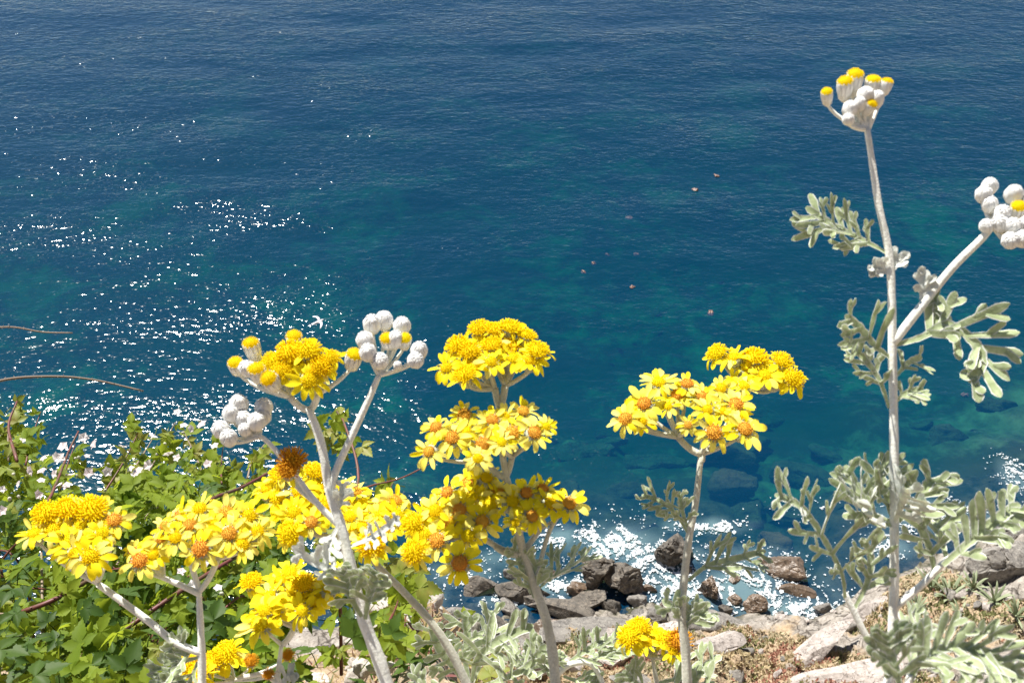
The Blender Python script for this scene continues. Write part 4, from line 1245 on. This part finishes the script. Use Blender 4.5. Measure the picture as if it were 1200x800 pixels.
class Bramble:
    def __init__(self, px0, px1, root, label):
        self.e = bpy.data.objects.new('bramble_bush', None); COL.objects.link(self.e)
        P, t = root
        self.base = P; self.e.location = tuple(P)
        tag(self.e, label, 'bramble', 'brambles on the cliff shoulder')
        self.px = (px0, px1)
        self.n = 0
        self.rest = MB()

    def leaf(self, pos, n, s, mt, spin):
        me = random.choice(LEAVES[mt])
        self.n += 1
        q = frame_to(n, spin)
        if self.n <= 295:
            o = link('leaf', me, self.e, pos - self.base)
            o.rotation_mode = 'QUATERNION'; o.rotation_quaternion = q
            o.scale = (s, s, s)
        else:
            W = Matrix.Translation(Vector(pos - self.base)) @ q.to_matrix().to_4x4() @ Matrix.Scale(s, 4)
            self.rest.add([W @ v.co for v in me.vertices], [tuple(f.vertices) for f in me.polygons], {'bramble': 0, 'bramble_dark': 1, 'bramble_young': 2}[mt])

    def cane(self, pts, r0, r1, mat='cane', thorns=True):
        path = spline(pts, 6); n = len(path)
        mb = MB(); mb.tube([p - self.base for p in path], [r0 + (r1 - r0) * i / (n - 1) for i in range(n)], 7)
        if thorns:
            for i in range(1, n - 1):
                for q in range(2):
                    d = unit(RNG.normal(size=3)); b = path[i] + (path[i + 1] - path[i]) * random.random() - self.base
                    rr = r0 + (r1 - r0) * i / n
                    mb.tube([b, b + d * rr * 2.6], [rr * .5, rr * .08], 4)
        link('cane', mb.mesh('cane', [mat]), self.e)

    def spray(self, pos, n=7, spread=.03):
        n = max(3, int(n * .6))
        for k in range(n):
            o = link('blossom' if k < n * .55 else 'flower_bud', BLOS if k < n * .55 else BBUD, self.e, pos + RNG.normal(size=3) * spread * np.array([1, .8, .8]) - self.base)
            nn = unit(np.array([0, -.3, 1]) + RNG.normal(size=3) * .5)
            o.rotation_mode = 'QUATERNION'; o.rotation_quaternion = frame_to(nn, random.uniform(0, 6))
            s = random.uniform(.45, .85); o.scale = (s, s, s)

    def done(self):
        if self.rest.f:
            tag(link('foliage', self.rest.mesh('foliage', ['bramble', 'bramble_dark', 'bramble_young']), self.e), kind='stuff')


def slope_root(px, py):
    r = ray(px, py)
    for t in np.arange(1.25, 3.2, 0.02):
        q = CAMP + r * t
        if q[2] < ground_z(q[0], q[1]):
            return q, t
    return CAMP + r * 1.6, 1.6


BR = [Bramble(-60, 95, slope_root(30, 770), 'bramble bush with pink blossom and long bare arching canes over the sea'),
      Bramble(95, 200, slope_root(150, 770), 'leafy bramble bush behind the far left daisy sprays'),
      Bramble(200, 330, slope_root(260, 770), 'bright green bramble bush below the white bud spray'),
      Bramble(330, 580, slope_root(400, 790), 'sparse bramble on the dry ledge with yellowish young leaves')]
SUNV = np.array(sdir)
for bi, b in enumerate(BR):
    npos = [680, 660, 640, 120][bi]
    made, tries_ = 0, 0
    tips = []
    while made < npos and tries_ < 6000:
        tries_ += 1
        px = random.uniform(*b.px)
        sk = skyline(px)
        py = sk + (815 - sk) * random.random() ** 0.95
        if bi == 3:
            # only patches of leaves over the stones
            if not ((py < 700 and px < 480) or random.random() < .35):
                continue
        lay = random.random() ** 1.25
        d = bush_depth(py) * random.uniform(.93, 1.04) + lay * 0.62
        pos = at(px, py, d)
        if pos[2] < ground_z(pos[0], pos[1]) + 0.02:
            continue
        made += 1
        n = unit(SUNV * .5 + np.array([0, -.25, .75]) + RNG.normal(size=3) * .6)
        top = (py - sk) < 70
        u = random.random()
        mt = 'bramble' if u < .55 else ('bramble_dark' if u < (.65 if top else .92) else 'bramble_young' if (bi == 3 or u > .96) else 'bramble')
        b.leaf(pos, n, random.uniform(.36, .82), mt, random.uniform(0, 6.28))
        if made % 70 == 0:
            tips.append(pos)
    for tp in (tips if bi < 3 else []):
        c = (tp + b.base) / 2 + np.array([random.uniform(-.1, .1), random.uniform(.0, .1), .12])
        b.cane(bez(b.base + RNG.normal(size=3) * np.array([.05, .05, .0]), c, tp, 7), .0026, .0013, random.choice(['cane', 'cane', 'cane_grey']), False)


def pc(pts):
    return [at(x, y, d) for x, y, d in pts]


BR[0].cane([BR[0].base] + pc([(-120, 560, 1.6), (-60, 470, 1.75), (0, 446, 1.85), (60, 441, 1.9), (110, 445, 1.93), (168, 458, 1.95)]), .0035, .0016, 'cane_grey')
BR[0].cane([BR[0].base] + pc([(-150, 560, 1.7), (-90, 420, 1.8), (-30, 390, 1.9), (10, 383, 1.93), (50, 389, 1.95), (85, 390, 1.96)]), .003, .0012, 'cane_grey')
BR[0].cane(pc([(-40, 755, 1.32), (0, 727, 1.33), (60, 704, 1.33), (120, 672, 1.40), (175, 662, 1.46)]), .0040, .0028)
BR[1].cane(pc([(60, 790, 1.22), (130, 748, 1.27), (200, 700, 1.32), (260, 662, 1.40), (300, 640, 1.45)]), .0038, .0026)
BR[1].cane(pc([(40, 610, 1.5), (60, 580, 1.6), (80, 530, 1.75), (92, 505, 1.8)]), .003, .0015)
BR[0].cane(pc([(20, 540, 1.7), (10, 500, 1.8), (20, 470, 1.85)]), .003, .0015)
BR[2].cane(pc([(200, 640, 1.4), (240, 590, 1.5), (285, 570, 1.6), (330, 545, 1.7)]), .0035, .002)
BR[3].cane(pc([(360, 620, 1.5), (420, 575, 1.6), (470, 560, 1.65), (510, 540, 1.7)]), .002, .001)
BR[3].cane([BR[3].base] + pc([(400, 640, 1.5), (420, 560, 1.6), (405, 500, 1.7), (395, 482, 1.75)]), .003, .0015)
for px, py in ((398, 492), (410, 496), (388, 490), (402, 505), (415, 508), (378, 500), (395, 515), (420, 520), (388, 525), (372, 515), (365, 500), (405, 530)):
    BR[3].leaf(at(px, py, 1.72 + random.uniform(-.05, .05)), unit(np.array([0, -.5, .7]) + RNG.normal(size=3) * .3), random.uniform(.45, .7), 'bramble_young' if random.random() < .6 else 'bramble', random.uniform(0, 6))
for bi, (x0, y0, x1, y1, n_) in ((0, (10, 540, 22, 468, 9)), (0, (30, 545, 48, 482, 6)), (0, (-5, 520, 0, 462, 8)), (1, (120, 580, 165, 500, 9)), (1, (150, 560, 180, 512, 8)), (1, (170, 560, 205, 495, 9)), (2, (240, 560, 215, 505, 8)), (2, (260, 570, 262, 520, 6)), (0, (70, 575, 88, 520, 6)), (2, (290, 560, 310, 520, 7)), (3, (440, 620, 462, 560, 8)), (3, (470, 700, 478, 650, 8)), (3, (455, 730, 470, 690, 8)), (3, (470, 770, 476, 720, 6))):
    dd = float(bush_depth(y0)) + .05
    pts = pc([(x0, y0, dd), ((x0 + x1) / 2 + random.uniform(-6, 6), (y0 + y1) / 2, dd + .05), (x1, y1, dd + .1)])
    BR[bi].cane(pts, .002, .0008, random.choice(['cane', 'cane_grey']), False)
    for q_ in range(n_):
        t_ = (q_ + .5) / n_
        pos = at(x0 + (x1 - x0) * t_ + random.uniform(-9, 9), y0 + (y1 - y0) * t_ + random.uniform(-5, 5), dd + .1 * t_ + random.uniform(-.03, .03))
        BR[bi].leaf(pos, unit(np.array([0, -.4, .8]) + RNG.normal(size=3) * .5), random.uniform(.35, .7), random.choice(['bramble', 'bramble', 'bramble_young']), random.uniform(0, 6.28))
for px, py, d, n in ((95, 552, 1.6, 14), (112, 545, 1.62, 10), (75, 560, 1.6, 10), (30, 580, 1.5, 12), (50, 588, 1.5, 10), (5, 466, 1.9, 8), (5, 510, 1.75, 8), (80, 535, 1.7, 8)):
    BR[0].spray(at(px, py, d), n)
for px, py, d, n in ((218, 500, 1.8, 12), (230, 510, 1.8, 8), (178, 530, 1.75, 10), (175, 545, 1.7, 8)):
    BR[2].spray(at(px, py, d), n, .025)
for px, py, d, n in ((265, 690, 1.3, 6), (255, 680, 1.3, 6)):
    BR[2].spray(at(px, py, d), n, .02)
for b in BR:
    b.done()

# dry litter and grass on the near ledge
mb = MB()
for k in range(2600):
    px, py = random.uniform(300, 580), random.uniform(680, 815)
    r = ray(px, py)
    x_, y_ = None, None
    t = random.uniform(1.3, 4.2)
    q = CAMP + r * t
    z = ground_z(q[0], q[1])
    if abs(q[2] - z) > .5:
        continue
    bpt = np.array([q[0], q[1], z - .003])
    a = random.uniform(0, 6.28); d = np.array([math.cos(a), math.sin(a), random.uniform(.3, 1.6)]); d = unit(d)
    L_ = random.uniform(.02, .07); sd = unit(np.cross(d, [0, 0, 1.0])) * random.uniform(.001, .005)
    mb.add([bpt - sd, bpt + sd, bpt + d * L_ + sd * .3 + np.array([0, 0, -.01]), bpt + d * L_ - sd * .3 + np.array([0, 0, -.01])], [(0, 1, 2, 3)], 0 if random.random() < .6 else random.choice([1, 2]))
tag(link('dry_litter', mb.mesh('dry_litter', ['dry', 'cane', 'bramble_dark'], smooth=False)), 'dry grass and dead leaves littering the near ledge', 'dry grass', kind='stuff')
